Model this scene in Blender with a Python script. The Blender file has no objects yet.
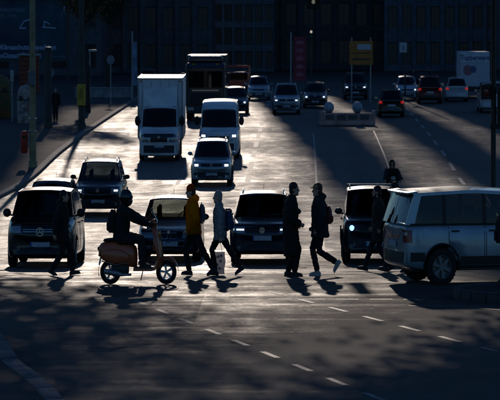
import bpy, bmesh, math, random
from mathutils import Vector, Matrix, noise
from mathutils.bvhtree import BVHTree

R = math.radians
random.seed(7)
scene = bpy.context.scene
COL = scene.collection

# ------------------------------------------------------------------ camera
CAM_H = 5.1
F = 1.6      # depth of one survey unit along the street, metres
cam_data = bpy.data.cameras.new('camera')
cam_data.sensor_fit = 'HORIZONTAL'
cam_data.sensor_width = 36.0
cam_data.lens = 172.8 * 1.6
cam_data.clip_start = 0.5
cam_data.clip_end = 3000
cam_data.dof.use_dof = True
cam_data.dof.focus_distance = 80.0
cam_data.dof.aperture_fstop = 8.0
camera = bpy.data.objects.new('camera', cam_data)
COL.objects.link(camera)
camera.location = (0, 0, CAM_H)
camera.rotation_euler = (R(90 - 2.645), 0, R(.78))
scene.camera = camera

# ------------------------------------------------------------------ sky, sun, exposure
SUN_AZ = R(-2.2)         # to the left of the road's direction (+Y)
SUN_EL = R(15)
world = bpy.data.worlds.new('World')
scene.world = world
world.use_nodes = True
wn = world.node_tree
sky = wn.nodes.new('ShaderNodeTexSky')
sky.sky_type = 'NISHITA'
sky.sun_disc = False
sky.sun_elevation = SUN_EL
sky.sun_rotation = SUN_AZ
sky.air_density = 1.3
sky.dust_density = 0.25
sky.ozone_density = 6.0
bg = wn.nodes['Background']
bg.inputs[1].default_value = 0.15
tint = wn.nodes.new('ShaderNodeMix')
tint.data_type = 'RGBA'
tint.blend_type = 'MULTIPLY'
tint.inputs[0].default_value = 1.0
tint.inputs[7].default_value = (0.72, 0.94, 1.18, 1)     # clear cold winter sky
wn.links.new(sky.outputs[0], tint.inputs[6])
wn.links.new(tint.outputs[2], bg.inputs[0])

sun_data = bpy.data.lights.new('sun', 'SUN')
sun_data.energy = 3.4
sun_data.angle = R(0.53)
sun_data.color = (1.0, 0.84, 0.70)
sun = bpy.data.objects.new('sun', sun_data)
COL.objects.link(sun)
sd = Vector((math.sin(SUN_AZ) * math.cos(SUN_EL), math.cos(SUN_AZ) * math.cos(SUN_EL), math.sin(SUN_EL)))
sun.rotation_euler = sd.to_track_quat('Z', 'Y').to_euler()
sun.location = sd * 60 + Vector((0, 60, 0))

scene.view_settings.view_transform = 'Standard'
scene.view_settings.look = 'None'
scene.view_settings.exposure = -1.5
scene.view_settings.gamma = 1.0
scene.view_settings.use_curve_mapping = False
scene.cycles.max_bounces = 8
scene.cycles.transparent_max_bounces = 16
scene.cycles.sample_clamp_indirect = 4.0
scene.cycles.caustics_reflective = False
scene.cycles.caustics_refractive = False

# ------------------------------------------------------------------ terrain height along the street
_GP = [(-60, 0), (0, 0), (44, 0.0), (48, -.02), (51, -.2), (54, -.40), (57, -.5), (66, -.75), (75, -.87), (89, -1.0), (94, -.9),
       (98, -.72), (102, -.55), (115, -.25), (133, 0), (145, .15), (160, .3), (200, .5), (3000, .5)]


def _g0(y):
    y = y / F
    for (a, za), (b, zb) in zip(_GP, _GP[1:]):
        if y <= b:
            return za + (zb - za) * (y - a) / (b - a)
    return _GP[-1][1]


def gz(y):
    return (sum(_g0(y + k * 1.2) * w for k, w in ((-3, 1), (-2, 2), (-1, 3), (0, 4), (1, 3), (2, 2), (3, 1)))) / 16.0


K = 1 / 1.2   # the photograph shows everything a sixth slimmer across the street: widths are built that way

# ------------------------------------------------------------------ materials
_M = {}


def _n(nt, t, **kw):
    n = nt.nodes.new(t)
    for k, v in kw.items():
        setattr(n, k, v)
    return n


def mat(name, col, rough=.5, metal=0.0, var=.15, scale=3.0, bump=0.0, bscale=60.0, coat=0.0, emit=None, estr=0.0,
        col2=None, rvar=.1, trans=0.0, spec=.5):
    if name in _M:
        return _M[name]
    m = bpy.data.materials.new(name)
    m.use_nodes = True
    nt = m.node_tree
    p = nt.nodes['Principled BSDF']
    tc = _n(nt, 'ShaderNodeTexCoord')
    nz = _n(nt, 'ShaderNodeTexNoise')
    nz.inputs['Scale'].default_value = scale
    nz.inputs['Detail'].default_value = 6
    nt.links.new(tc.outputs['Object'], nz.inputs['Vector'])
    cr = _n(nt, 'ShaderNodeValToRGB')
    a = tuple(max(0, c * (1 - var)) for c in col)
    b = col2 or tuple(min(1, c * (1 + var)) for c in col)
    cr.color_ramp.elements[0].color = (*a, 1)
    cr.color_ramp.elements[1].color = (*b, 1)
    cr.color_ramp.elements[0].position = .35
    cr.color_ramp.elements[1].position = .65
    nt.links.new(nz.outputs['Fac'], cr.inputs['Fac'])
    nt.links.new(cr.outputs['Color'], p.inputs['Base Color'])
    mr = _n(nt, 'ShaderNodeMapRange')
    mr.inputs['To Min'].default_value = max(.02, rough - rvar)
    mr.inputs['To Max'].default_value = min(1, rough + rvar)
    nt.links.new(nz.outputs['Fac'], mr.inputs['Value'])
    nt.links.new(mr.outputs['Result'], p.inputs['Roughness'])
    p.inputs['Metallic'].default_value = metal
    p.inputs['Specular IOR Level'].default_value = spec
    if coat:
        p.inputs['Coat Weight'].default_value = coat
        p.inputs['Coat Roughness'].default_value = .06
    if emit:
        p.inputs['Emission Color'].default_value = (*emit, 1)
        p.inputs['Emission Strength'].default_value = estr
    if bump:
        n2 = _n(nt, 'ShaderNodeTexNoise')
        n2.inputs['Scale'].default_value = bscale
        n2.inputs['Detail'].default_value = 4
        nt.links.new(tc.outputs['Object'], n2.inputs['Vector'])
        bp = _n(nt, 'ShaderNodeBump')
        bp.inputs['Strength'].default_value = bump
        bp.inputs['Distance'].default_value = .01
        nt.links.new(n2.outputs['Fac'], bp.inputs['Height'])
        nt.links.new(bp.outputs['Normal'], p.inputs['Normal'])
    if trans:
        out = nt.nodes['Material Output']
        tr = _n(nt, 'ShaderNodeBsdfTranslucent')
        nt.links.new(cr.outputs['Color'], tr.inputs['Color'])
        mx = _n(nt, 'ShaderNodeMixShader')
        mx.inputs[0].default_value = trans
        nt.links.new(p.outputs[0], mx.inputs[1])
        nt.links.new(tr.outputs[0], mx.inputs[2])
        nt.links.new(mx.outputs[0], out.inputs[0])
    _M[name] = m
    return m


def glass_mat(name, tint, refl=.10):
    m = bpy.data.materials.new(name)
    m.use_nodes = True
    nt = m.node_tree
    nt.nodes.remove(nt.nodes['Principled BSDF'])
    out = nt.nodes['Material Output']
    tr = _n(nt, 'ShaderNodeBsdfTransparent')
    tr.inputs[0].default_value = (*tint, 1)
    gl = _n(nt, 'ShaderNodeBsdfGlossy')
    gl.inputs['Roughness'].default_value = .03
    gl.inputs['Color'].default_value = (.9, .95, 1, 1)
    lw = _n(nt, 'ShaderNodeLayerWeight')
    pw = _n(nt, 'ShaderNodeMath', operation='POWER')
    nt.links.new(lw.outputs['Facing'], pw.inputs[0])
    pw.inputs[1].default_value = 4.0
    fr = _n(nt, 'ShaderNodeMapRange')
    fr.inputs['To Min'].default_value = .035
    fr.inputs['To Max'].default_value = .75
    nt.links.new(pw.outputs[0], fr.inputs['Value'])
    mx = _n(nt, 'ShaderNodeMixShader')
    nt.links.new(fr.outputs[0], mx.inputs[0])
    nt.links.new(tr.outputs[0], mx.inputs[1])
    nt.links.new(gl.outputs[0], mx.inputs[2])
    nt.links.new(mx.outputs[0], out.inputs[0])
    _M[name] = m
    return m


# ------------------------------------------------------------------ mesh helpers
class MB:
    def __init__(s):
        s.v = []
        s.f = []

    def add(s, vs, fs):
        o = len(s.v)
        s.v += [tuple(v) for v in vs]
        s.f += [tuple(i + o for i in f) for f in fs]
        return s

    def box(s, c, d, rz=0, rx=0, ry=0):
        M = Matrix.Translation(c) @ Matrix.Rotation(rz, 4, 'Z') @ Matrix.Rotation(ry, 4, 'Y') @ Matrix.Rotation(rx, 4, 'X')
        x, y, z = d[0] / 2, d[1] / 2, d[2] / 2
        vs = [M @ Vector(p) for p in ((-x, -y, -z), (x, -y, -z), (x, y, -z), (-x, y, -z), (-x, -y, z), (x, -y, z), (x, y, z), (-x, y, z))]
        return s.add(vs, [(0, 3, 2, 1), (4, 5, 6, 7), (0, 1, 5, 4), (1, 2, 6, 5), (2, 3, 7, 6), (3, 0, 4, 7)])

    def tube(s, pts, rs, n=10, caps=True, sq=None):
        pts = [Vector(p) for p in pts]
        if not isinstance(rs, list):
            rs = [rs] * len(pts)
        vs = []
        up = None
        for i, p in enumerate(pts):
            t = (pts[min(i + 1, len(pts) - 1)] - pts[max(i - 1, 0)]).normalized()
            if up is None:
                up = Vector((0, 0, 1)) if abs(t.z) < .9 else Vector((1, 0, 0))
            a = t.cross(up).normalized()
            b = a.cross(t).normalized()
            up = b
            for k in range(n):
                th = 2 * math.pi * (k + .5) / n
                e = rs[i] if not isinstance(rs[i], tuple) else None
                ra, rb = (e, e) if e is not None else rs[i]
                vs.append(p + a * math.cos(th) * ra + b * math.sin(th) * rb)
        fs = []
        for i in range(len(pts) - 1):
            for k in range(n):
                k2 = (k + 1) % n
                fs.append((i * n + k, i * n + k2, (i + 1) * n + k2, (i + 1) * n + k))
        if caps:
            fs.append(tuple(range(n - 1, -1, -1)))
            fs.append(tuple((len(pts) - 1) * n + k for k in range(n)))
        return s.add(vs, fs)

    def sphere(s, c, r, nu=16, nv=10, M=None):
        c = Vector(c)
        r = (r, r, r) if not hasattr(r, '__len__') else r
        vs = [(0, 0, -1)]
        for j in range(1, nv):
            ph = math.pi * j / nv - math.pi / 2
            for i in range(nu):
                th = 2 * math.pi * i / nu
                vs.append((math.cos(ph) * math.cos(th), math.cos(ph) * math.sin(th), math.sin(ph)))
        vs.append((0, 0, 1))
        vs = [Vector((v[0] * r[0], v[1] * r[1], v[2] * r[2])) for v in vs]
        if M:
            vs = [M @ v for v in vs]
        vs = [v + c for v in vs]
        fs = [(0, 1 + (i + 1) % nu, 1 + i) for i in range(nu)]
        for j in range(nv - 2):
            for i in range(nu):
                a = 1 + j * nu + i
                b = 1 + j * nu + (i + 1) % nu
                fs.append((a, b, b + nu, a + nu))
        L = len(vs) - 1
        o = 1 + (nv - 2) * nu
        fs += [(o + i, o + (i + 1) % nu, L) for i in range(nu)]
        return s.add(vs, fs)

    def lathe(s, prof, c=(0, 0, 0), axis='Z', n=24, sy=1.0, caps=True):
        # prof: (radius, height) pairs
        vs = []
        for r, h in prof:
            for k in range(n):
                th = 2 * math.pi * k / n
                a, b = r * math.cos(th), r * math.sin(th) * sy
                if axis == 'Z':
                    p = (a, b, h)
                elif axis == 'X':
                    p = (h, a, b)
                else:
                    p = (b, h, a)
                vs.append(Vector(p) + Vector(c))
        fs = []
        for i in range(len(prof) - 1):
            for k in range(n):
                k2 = (k + 1) % n
                fs.append((i * n + k, i * n + k2, (i + 1) * n + k2, (i + 1) * n + k))
        if caps and prof[0][0] > 1e-4:
            fs.append(tuple(range(n - 1, -1, -1)))
        if caps and prof[-1][0] > 1e-4:
            fs.append(tuple((len(prof) - 1) * n + k for k in range(n)))
        return s.add(vs, fs)

    def grid(s, fn, nu, nv, closed=False):
        vs = [fn(i / nu, j / nv) for j in range(nv + 1) for i in range(nu + 1)]
        w = nu + 1
        return s.add(vs, [(j * w + i, j * w + i + 1, (j + 1) * w + i + 1, (j + 1) * w + i) for j in range(nv) for i in range(nu)])

    def slab(s, fn, nu, nv, off):
        """a curved sheet with thickness: off is added to every point of the back side"""
        off = Vector(off)
        A = [Vector(fn(i / nu, j / nv)) for j in range(nv + 1) for i in range(nu + 1)]
        w = nu + 1
        N = len(A)
        vs = A + [p + off for p in A]
        fs = []
        for j in range(nv):
            for i in range(nu):
                q = (j * w + i, j * w + i + 1, (j + 1) * w + i + 1, (j + 1) * w + i)
                fs.append(q)
                fs.append(tuple(N + k for k in reversed(q)))
        rim = [i for i in range(nu)] + [j * w + nu for j in range(nv)] + [nv * w + i for i in range(nu, 0, -1)] + [j * w for j in range(nv, 0, -1)]
        for a, b in zip(rim, rim[1:] + rim[:1]):
            fs.append((b, a, N + a, N + b))
        return s.add(vs, fs)

    def prism(s, pts, off):
        off = Vector(off)
        n = len(pts)
        vs = [Vector(p) for p in pts] + [Vector(p) + off for p in pts]
        return s.add(vs, [tuple(range(n)), tuple(range(2 * n - 1, n - 1, -1))] + [((i + 1) % n, i, n + i, n + (i + 1) % n) for i in range(n)])

    def build(s, name, m, parent=None, smooth=True, fix=True, sub=0, bevel=0, ang=40):
        me = bpy.data.meshes.new(name)
        me.from_pydata(s.v, [], s.f)
        if fix:
            bm = bmesh.new()
            bm.from_mesh(me)
            bmesh.ops.remove_doubles(bm, verts=bm.verts, dist=1e-5)
            bmesh.ops.recalc_face_normals(bm, faces=bm.faces)
            bm.to_mesh(me)
            bm.free()
        o = bpy.data.objects.new(name, me)
        COL.objects.link(o)
        if bevel:
            md = o.modifiers.new('bevel', 'BEVEL')
            md.width = bevel
            md.segments = 2
            md.limit_method = 'ANGLE'
        if sub:
            md = o.modifiers.new('sub', 'SUBSURF')
            md.levels = md.render_levels = sub
        if bevel or sub:
            bake(o)
        if m:
            o.data.materials.clear()
            o.data.materials.append(m)
        if smooth:
            o.data.shade_smooth() if hasattr(o.data, 'shade_smooth') else None
            try:
                o.data.set_sharp_from_angle(angle=R(ang))
            except Exception:
                pass
        if parent:
            o.parent = parent
        return o


BENCH = bpy.data.scenes.new('workbench')      # small side scene: modifiers are evaluated there, one thing at a time


def evaluated_mesh(o, *extra):
    for q in (o,) + extra:
        BENCH.collection.objects.link(q)
    with bpy.context.temp_override(scene=BENCH, view_layer=BENCH.view_layers[0]):
        dg = bpy.context.evaluated_depsgraph_get()
        dg.update()
        me = bpy.data.meshes.new_from_object(o.evaluated_get(dg), depsgraph=dg)
    for q in (o,) + extra:
        BENCH.collection.objects.unlink(q)
    return me


def bake(o, *extra):
    me = evaluated_mesh(o, *extra)
    old = o.data
    o.modifiers.clear()
    me.name = old.name
    o.data = me
    if old.users == 0:
        bpy.data.meshes.remove(old)


def empty(name):
    o = bpy.data.objects.new(name, None)
    o.empty_display_size = .3
    COL.objects.link(o)
    return o


def tag(o, label=None, cat=None, group=None, kind=None):
    for k, v in (('label', label), ('category', cat), ('group', group), ('kind', kind)):
        if v:
            o[k] = v
    return o


def copy_tree(o, parent=None):
    c = o.copy()
    COL.objects.link(c)
    c.parent = parent
    for ch in o.children:
        copy_tree(ch, c)
    return c


def place(o, x, y, head=0.0, dz=0.0, base=0.0, wheelbase=2.6):
    """x, y: real street coordinates of the thing's middle. head 0 = front towards -Y.  Follows the slope of the street."""
    o.location = (x * K, y, gz(y) + dz)
    if abs(head) < 1e-6 or abs(abs(head) - math.pi) < 1e-6:
        sl = (gz(y + wheelbase / 2) - gz(y - wheelbase / 2)) / wheelbase if wheelbase else 0
        if wheelbase:
            o.location.z = (gz(y + wheelbase / 2) + gz(y - wheelbase / 2)) / 2 + dz
        o.rotation_euler = (math.atan(sl) * (1 if abs(head) < 1e-6 else -1), 0, head)
        o.scale = (K, 1, 1)
    else:
        # turned things carry their turn in the mesh so that the slimmer street width applies after it
        M = Matrix.Rotation(head, 4, 'Z')

        def rec(p, P):
            for ch in p.children:
                W = P @ ch.matrix_basis
                if ch.type == 'MESH':
                    ch.data = ch.data.copy()
                    ch.data.transform(M @ W)
                rec(ch, W)
                ch.matrix_basis = Matrix.Identity(4)
        if o.type == 'MESH':
            o.data = o.data.copy()
            o.data.transform(M)
        rec(o, Matrix.Identity(4))
        o.rotation_euler = (0, 0, 0)
        o.scale = (K, 1, 1)
    return o


def text(name, body, size, m, parent=None, loc=(0, 0, 0), rot=(R(90), 0, 0), ext=.004, align='LEFT', bold=0.0):
    cu = bpy.data.curves.new(name, 'FONT')
    cu.body = body
    cu.size = size
    cu.extrude = ext
    cu.offset = bold
    cu.align_x = align
    o = bpy.data.objects.new(name, cu)
    COL.objects.link(o)
    me = evaluated_mesh(o)
    bpy.data.objects.remove(o)
    bpy.data.curves.remove(cu)
    o = bpy.data.objects.new(name, me)
    COL.objects.link(o)
    M = Matrix.Translation(loc) @ Matrix.Rotation(rot[2], 4, 'Z') @ Matrix.Rotation(rot[0], 4, 'X')
    me.transform(M)
    me.materials.clear()
    me.materials.append(m)
    o.parent = parent
    return o

# ------------------------------------------------------------------ street surface
def asphalt():
    m = bpy.data.materials.new('asphalt')
    m.use_nodes = True
    nt = m.node_tree
    p = nt.nodes['Principled BSDF']
    L = nt.links.new
    tc = _n(nt, 'ShaderNodeTexCoord')

    def nz(scale, det=5, sc=(1, 1, 1), dist=0.0):
        mp = _n(nt, 'ShaderNodeMapping')
        mp.inputs['Scale'].default_value = sc
        L(tc.outputs['Object'], mp.inputs['Vector'])
        t = _n(nt, 'ShaderNodeTexNoise')
        t.inputs['Scale'].default_value = scale
        t.inputs['Detail'].default_value = det
        t.inputs['Distortion'].default_value = dist
        L(mp.outputs[0], t.inputs['Vector'])
        return t.outputs['Fac']

    def ramp(f, a, b, lo, hi):
        r = _n(nt, 'ShaderNodeMapRange')
        for k, v in (('From Min', a), ('From Max', b), ('To Min', lo), ('To Max', hi)):
            r.inputs[k].default_value = v
        L(f, r.inputs['Value'])
        return r.outputs['Result']

    def math_(op, a, b):
        q = _n(nt, 'ShaderNodeMath', operation=op)
        for i, v in enumerate((a, b)):
            if isinstance(v, (int, float)):
                q.inputs[i].default_value = v
            else:
                L(v, q.inputs[i])
        return q.outputs[0]
    big = nz(.22, 4, (1, .55, 1), .6)          # broad worn areas
    mid = nz(1.1, 6, (1.6, .5, 1), .4)         # tar patches, drips along the lane
    worn = nz(.55, 5, (.35, 1.3, 1), .5)       # streaks across
    fine = nz(14, 6)
    grit = nz(2.6, 8, (1, .8, 1), .3)
    # wheel tracks polished into each lane (lane pitch 3.05 m)
    sx = _n(nt, 'ShaderNodeSeparateXYZ')
    L(tc.outputs['Object'], sx.inputs[0])
    ph = math_('MULTIPLY', math_('ADD', sx.outputs['X'], 4.1 * K + math.sin(.3) * .1), 2 * math.pi / (1.525 * K))
    tr = math_('COSINE', ph, 0)
    tr = math_('MULTIPLY', tr, ramp(nz(.4, 3, (1, .15, 1)), .35, .65, .2, 1))
    # tar repair patches: cells of uneven size
    vo = _n(nt, 'ShaderNodeTexVoronoi', distance='CHEBYCHEV')
    mpv = _n(nt, 'ShaderNodeMapping')
    mpv.inputs['Scale'].default_value = (.32, .13, 1)
    L(tc.outputs['Object'], mpv.inputs['Vector'])
    L(mpv.outputs[0], vo.inputs['Vector'])
    vo.inputs['Scale'].default_value = 1.0
    sepc = _n(nt, 'ShaderNodeSeparateColor')
    L(vo.outputs['Color'], sepc.inputs[0])
    patch = ramp(sepc.outputs[0], .0, 1.0, -.5, .5)
    r = math_('ADD', .64, math_('MULTIPLY', math_('SUBTRACT', big, .5), .16))
    r = math_('ADD', r, math_('MULTIPLY', math_('SUBTRACT', mid, .5), .18))
    r = math_('ADD', r, math_('MULTIPLY', math_('SUBTRACT', worn, .5), .16))
    r = math_('SUBTRACT', r, math_('MULTIPLY', tr, .03))
    r = math_('ADD', r, math_('MULTIPLY', patch, .09))
    r = math_('ADD', r, math_('MULTIPLY', math_('SUBTRACT', fine, .5), .30))
    r = math_('ADD', r, math_('MULTIPLY', math_('SUBTRACT', grit, .5), .30))
    # brush marks of the crossing traffic: long thin streaks lying across the view
    band = nz(1.0, 7, (.11, .95, 1), .9)
    r = math_('ADD', r, math_('MULTIPLY', math_('MULTIPLY', math_('SUBTRACT', band, .5), .50), ramp(sx.outputs['Y'], 74.0, 84.0, 1.0, .12)))
    # the junction box and the opposite carriageway carry newer, coarser asphalt than the polished approach lanes
    edge = math_('ADD', sx.outputs['Y'], math_('MULTIPLY', math_('SUBTRACT', worn, .5), 14.0))
    r = math_('ADD', r, ramp(edge, 60.0, 76.0, .28, .0))
    edgx = math_('ADD', sx.outputs['X'], math_('MULTIPLY', math_('SUBTRACT', big, .5), 4.0))
    r = math_('ADD', r, ramp(edgx, -3.0, 3.4, .0, .22))
    r = math_('MINIMUM', math_('MAXIMUM', r, .44), .95)
    L(r, p.inputs['Roughness'])
    cr = _n(nt, 'ShaderNodeValToRGB')
    cr.color_ramp.elements[0].color = (.014, .015, .017, 1)
    cr.color_ramp.elements[1].color = (.052, .050, .049, 1)
    cr.color_ramp.elements[0].position = .3
    cr.color_ramp.elements[1].position = .75
    c = math_('ADD', math_('MULTIPLY', mid, .45), math_('MULTIPLY', worn, .35))
    c = math_('ADD', c, math_('MULTIPLY', fine, .2))
    c = math_('ADD', c, math_('MULTIPLY', patch, .16))
    L(c, cr.inputs['Fac'])
    L(cr.outputs[0], p.inputs['Base Color'])
    bp = _n(nt, 'ShaderNodeBump')
    bp.inputs['Strength'].default_value = .35
    bp.inputs['Distance'].default_value = .012
    hgt = math_('ADD', math_('MULTIPLY', fine, .5), math_('MULTIPLY', nz(7, 4), 1.0))
    L(hgt, bp.inputs['Height'])
    L(bp.outputs[0], p.inputs['Normal'])
    p.inputs['Specular IOR Level'].default_value = .45
    return m


M_ASPH = asphalt()
M_PAVE = mat('pavement slabs', (.034, .036, .040), .95, var=.3, scale=1.4, bump=.5, bscale=9, spec=.2)
M_DIRT = mat('ground paving', (.06, .06, .058), .95, var=.3, scale=.5, spec=.15)
M_KERB = mat('granite kerb', (.085, .087, .092), .85, var=.45, scale=4, bump=.4, bscale=40)
M_PAINT = mat('road paint', (.035, .035, .036), .66, var=.1, scale=11, bump=.4, bscale=30, col2=(.27, .268, .262), rvar=.08)
M_DARK = mat('dark metal', (.02, .021, .023), .5, var=.3)
M_STEEL = mat('galvanised steel', (.32, .33, .34), .5, metal=.8, var=.2, scale=6)
M_BLACK = mat('black plastic', (.012, .012, .013), .55, var=.3)
M_RUB = mat('tyre rubber', (.014, .014, .014), .85, var=.3, scale=10)


def strip(x0, x1, y0, y1, dz, step=2.0, nx=1):
    n = max(1, int(math.ceil((y1 - y0) / step)))
    return lambda u, v: ((x0 + (x1 - x0) * u) * K, (y0 + (y1 - y0) * v) * F, gz((y0 + (y1 - y0) * v) * F) + dz)


ground = MB()
ground.grid(strip(-1500, 1500, -300, 0, -.05), 4, 4)
ground.grid(strip(-1500, 1500, 0, 220, -.05), 4, 220)
ground.grid(strip(-1500, 1500, 220, 2600, -.05), 4, 20)
tag(ground.build('ground', M_DIRT), kind='structure')
rd = MB()
rd.grid(strip(-60, 60, -20, 0, 0), 8, 4)
rd.grid(strip(-60, 60, 0, 240, 0), 24, 320)
road = tag(rd.build('road', M_ASPH), kind='structure')


def paint_strip(name, pts, w, h=.005):
    """painted marking along real points (x,y)"""
    mb = MB()
    P = [Vector((x * K, y * F)) for x, y in pts]
    vs = []
    for i, p in enumerate(P):
        t = (P[min(i + 1, len(P) - 1)] - P[max(0, i - 1)]).normalized()
        nn = Vector((-t.y, t.x)) * w / 2
        for q in (p - nn, p + nn):
            vs.append((q.x, q.y, gz(q.y) + h))
    mb.add(vs, [(2 * i, 2 * i + 1, 2 * i + 3, 2 * i + 2) for i in range(len(P) - 1)])
    return mb.build(name, M_PAINT, road, smooth=False)


def dashes(name, a, b, on, off, w):
    a, b = Vector(a), Vector(b)
    L = (b - a).length
    t = 0
    while t < L:
        e = min(L, t + on)
        n = max(2, int(e - t) + 1)
        paint_strip(name, [tuple(a + (b - a) * (t + (e - t) * k / (n - 1)) / L) for k in range(n)], w)
        t += on + off


dashes('lane_dash', (-5.65, 60), (-5.65, 175), 3, 3, .16)
dashes('lane_dash', (-2.5, 60), (-2.5, 175), 3, 2.2, .2)
dashes('lane_dash', (7.3, 60), (7.3, 175), 3, 3, .14)
paint_strip('lane_line', [(.65, y) for y in range(58, 118, 2)], .08)
paint_strip('lane_line', [(4.2, y) for y in range(58, 120, 2)], .06)
dashes('turn_guide_dash', (-3.7, 44.0), (1.5, 31.9), .75, .75, .10)
dashes('turn_guide_dash', (-.8, 45.6), (3.6, 37.2), .75, .75, .10)
dashes('crossing_dash', (-12, 44.2), (3.0, 44.2), .5, .25, .2)
dashes('crossing_dash', (-12, 50.2), (3.6, 50.2), .5, .25, .2)
paint_strip('stop_line', [(x, 51.8) for x in (-12, -6, 0, 3.6)], .6)
paint_strip('stop_line', [(x, 42.3) for x in (-9.5, -8, -6.2)], .3)
# curved sweep past the median nose
paint_strip('kerb_edge_line', [(2.3 + 3.9 * t, 43.2 - 2.6 * t * t) for t in [k / 12 for k in range(13)]], .12)

# pavement on the left with its kerb
sw = MB()
sw.slab(strip(-60, -12.75, 62, 240, .13), 6, 90, (0, 0, -.3))
pavement = tag(sw.build('pavement', M_PAVE, smooth=False), kind='structure')
kb = MB()
kb.slab(strip(-12.75, -12.42, 62, 240, .14), 1, 90, (0, 0, -.3))
kb.build('kerb', M_KERB, pavement, bevel=.02)
# pavement on the right, past the parked traffic
sw = MB()
sw.slab(strip(18.3, 60, 62, 240, .13), 4, 90, (0, 0, -.3))
pav2 = tag(sw.build('pavement', M_PAVE, smooth=False), kind='structure')
kb = MB()
kb.slab(strip(18.0, 18.3, 62, 240, .14), 1, 90, (0, 0, -.3))
kb.build('kerb', M_KERB, pav2, bevel=.02)


def smooth_path(pts, n=8):
    out = []
    P = [Vector(p) for p in pts]
    for i in range(len(P) - 1):
        p0, p1, p2, p3 = P[max(0, i - 1)], P[i], P[i + 1], P[min(len(P) - 1, i + 2)]
        for k in range(n):
            t = k / n
            out.append(.5 * (2 * p1 + (p2 - p0) * t + (2 * p0 - 5 * p1 + 4 * p2 - p3) * t * t + (3 * p1 - p0 - 3 * p2 + p3) * t ** 3))
    out.append(P[-1])
    return out


# street corner at the lower left: paving inside a bend of separate kerb stones
path = smooth_path([(-22, 43.6), (-13, 43.0), (-9, 41.6), (-6.9, 40.0), (-5.75, 38.2), (-5.05, 35.4), (-4.0, 32.4), (-3.2, 29), (-2.6, 24), (-2.5, 12)], 10)
corner = tag(MB().add([(p.x * K, p.y * F, .12) for p in path] + [(-22 * K, 12 * F, .12)] + [(p.x * K, p.y * F, -.2) for p in path] + [(-22 * K, 12 * F, -.2)],
                      [tuple(range(len(path) + 1))]).build('corner_pavement', M_PAVE, smooth=False), kind='structure')
# even steps along the bend
segs, acc = [], 0.0
pts_even = [path[0]]
for a, b in zip(path, path[1:]):
    L = (b - a).length
    while acc + L >= 1.0:
        t = (1.0 - acc) / L
        a = a + (b - a) * t
        pts_even.append(a)
        L = (b - a).length
        acc = 0
    acc += L
for i, (a, b) in enumerate(zip(pts_even, pts_even[1:])):
    if b.y < 26:
        break
    t = (b - a).normalized()
    nn = Vector((t.y, -t.x)) * .001
    w = Vector((-t.y, t.x)) * -.3
    a2, b2 = a + t * .012, b - t * .012
    dz = random.uniform(-.008, .008)
    pts = [(p.x * K, p.y * F, -.05) for p in (a2, b2, b2 + w, a2 + w)]
    MB().prism(pts, (0, 0, .195 + dz)).build('kerb_stone', M_KERB, corner, bevel=.018)

# raised median nose at the right
nose = smooth_path([(14, 43.4), (8, 43.4), (4.6, 43.5), (3.5, 44.1), (3.5, 45.0), (4.6, 45.5), (8, 45.6), (14, 45.6)], 6)
isl = tag(MB().add([(p.x * K, p.y * F, .17) for p in nose], [tuple(range(len(nose)))]).build('traffic_island', mat('dark island paving', (.035, .035, .036), .9, var=.3, spec=.2), smooth=False), kind='structure')
for a, b in zip(nose[::2], nose[2::2]):
    t = (b - a).normalized()
    w = Vector((-t.y, t.x)) * .22
    MB().prism([(p.x * K, p.y * F, -.05) for p in (a + t * .01, b - t * .01, b - t * .01 - w, a + t * .01 - w)], (0, 0, .225)).build('kerb_stone', mat('dark kerb stone', (.05, .05, .052), .8), isl, bevel=.015)

# small median under the traffic light at the right
isl2 = tag(MB().slab(strip(5.1, 9.3, 54.8, 64, .15), 3, 12, (0, 0, -.3)).build('median_island', mat('dark island paving', (.035, .035, .036), .9), smooth=False), kind='structure')

# ------------------------------------------------------------------ vehicles
def paint(name, col, metal=.35, rough=.32, var=.12):
    return mat(name, col, rough, metal=metal, var=var, scale=2.2, coat=.7, rvar=.08)


P_BLACK = paint('black paint', (.008, .009, .011))
P_NAVY = paint('dark blue paint', (.010, .018, .032))
P_BLUE = paint('petrol blue paint', (.03, .07, .10))
P_SILVB = paint('silver blue paint', (.30, .38, .43), metal=.45)
P_SILV = paint('silver paint', (.30, .36, .42), metal=.5)
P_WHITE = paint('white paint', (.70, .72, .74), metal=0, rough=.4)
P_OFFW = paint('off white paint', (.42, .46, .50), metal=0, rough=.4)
P_RED = paint('dark red paint', (.12, .01, .012))
P_BRED = paint('bright red paint', (.45, .06, .03), metal=.1)
P_GREEN = paint('dark green paint', (.012, .032, .034))
P_GREY = paint('grey paint', (.07, .08, .09))
M_GL = glass_mat('car glass', (.62, .64, .62))
M_GLM = glass_mat('tinted car glass', (.36, .39, .40))
M_GLD = glass_mat('dark car glass', (.10, .12, .13))
M_CHROME = mat('chrome', (.6, .6, .6), .18, metal=1.0, var=.05)
M_RIM = mat('alloy rim', (.50, .51, .52), .45, metal=.35, var=.1)
M_RIMD = mat('dark alloy rim', (.10, .10, .105), .4, metal=.8, var=.1)
M_LAMP = mat('headlamp lens', (.35, .38, .42), .12, metal=.4, var=.2, scale=30)
M_LIT = mat('lit headlamp', (.8, .9, 1), .2, emit=(.80, .90, 1.0), estr=7)
M_DRL = mat('daytime running light', (.8, .9, 1), .2, emit=(.82, .92, 1.0), estr=6)
M_LITB = mat('blue white headlamp', (.5, .7, 1), .2, emit=(.22, .45, 1.0), estr=8)
M_TAIL = mat('tail lamp', (.18, .006, .008), .2, coat=.5)
M_TAILON = mat('lit tail lamp', (.3, .01, .01), .2, emit=(1, .03, .03), estr=.8)
M_AMB = mat('amber lamp', (.5, .18, .02), .3)
M_PLATE = mat('number plate', (.42, .45, .5), .5, var=.35, scale=40)
M_SEAT = mat('seat fabric', (.012, .012, .013), .9)
M_CLAD = mat('grey cladding', (.022, .022, .024), .6)


def lerp(a, b, t):
    return a + (b - a) * t


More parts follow.
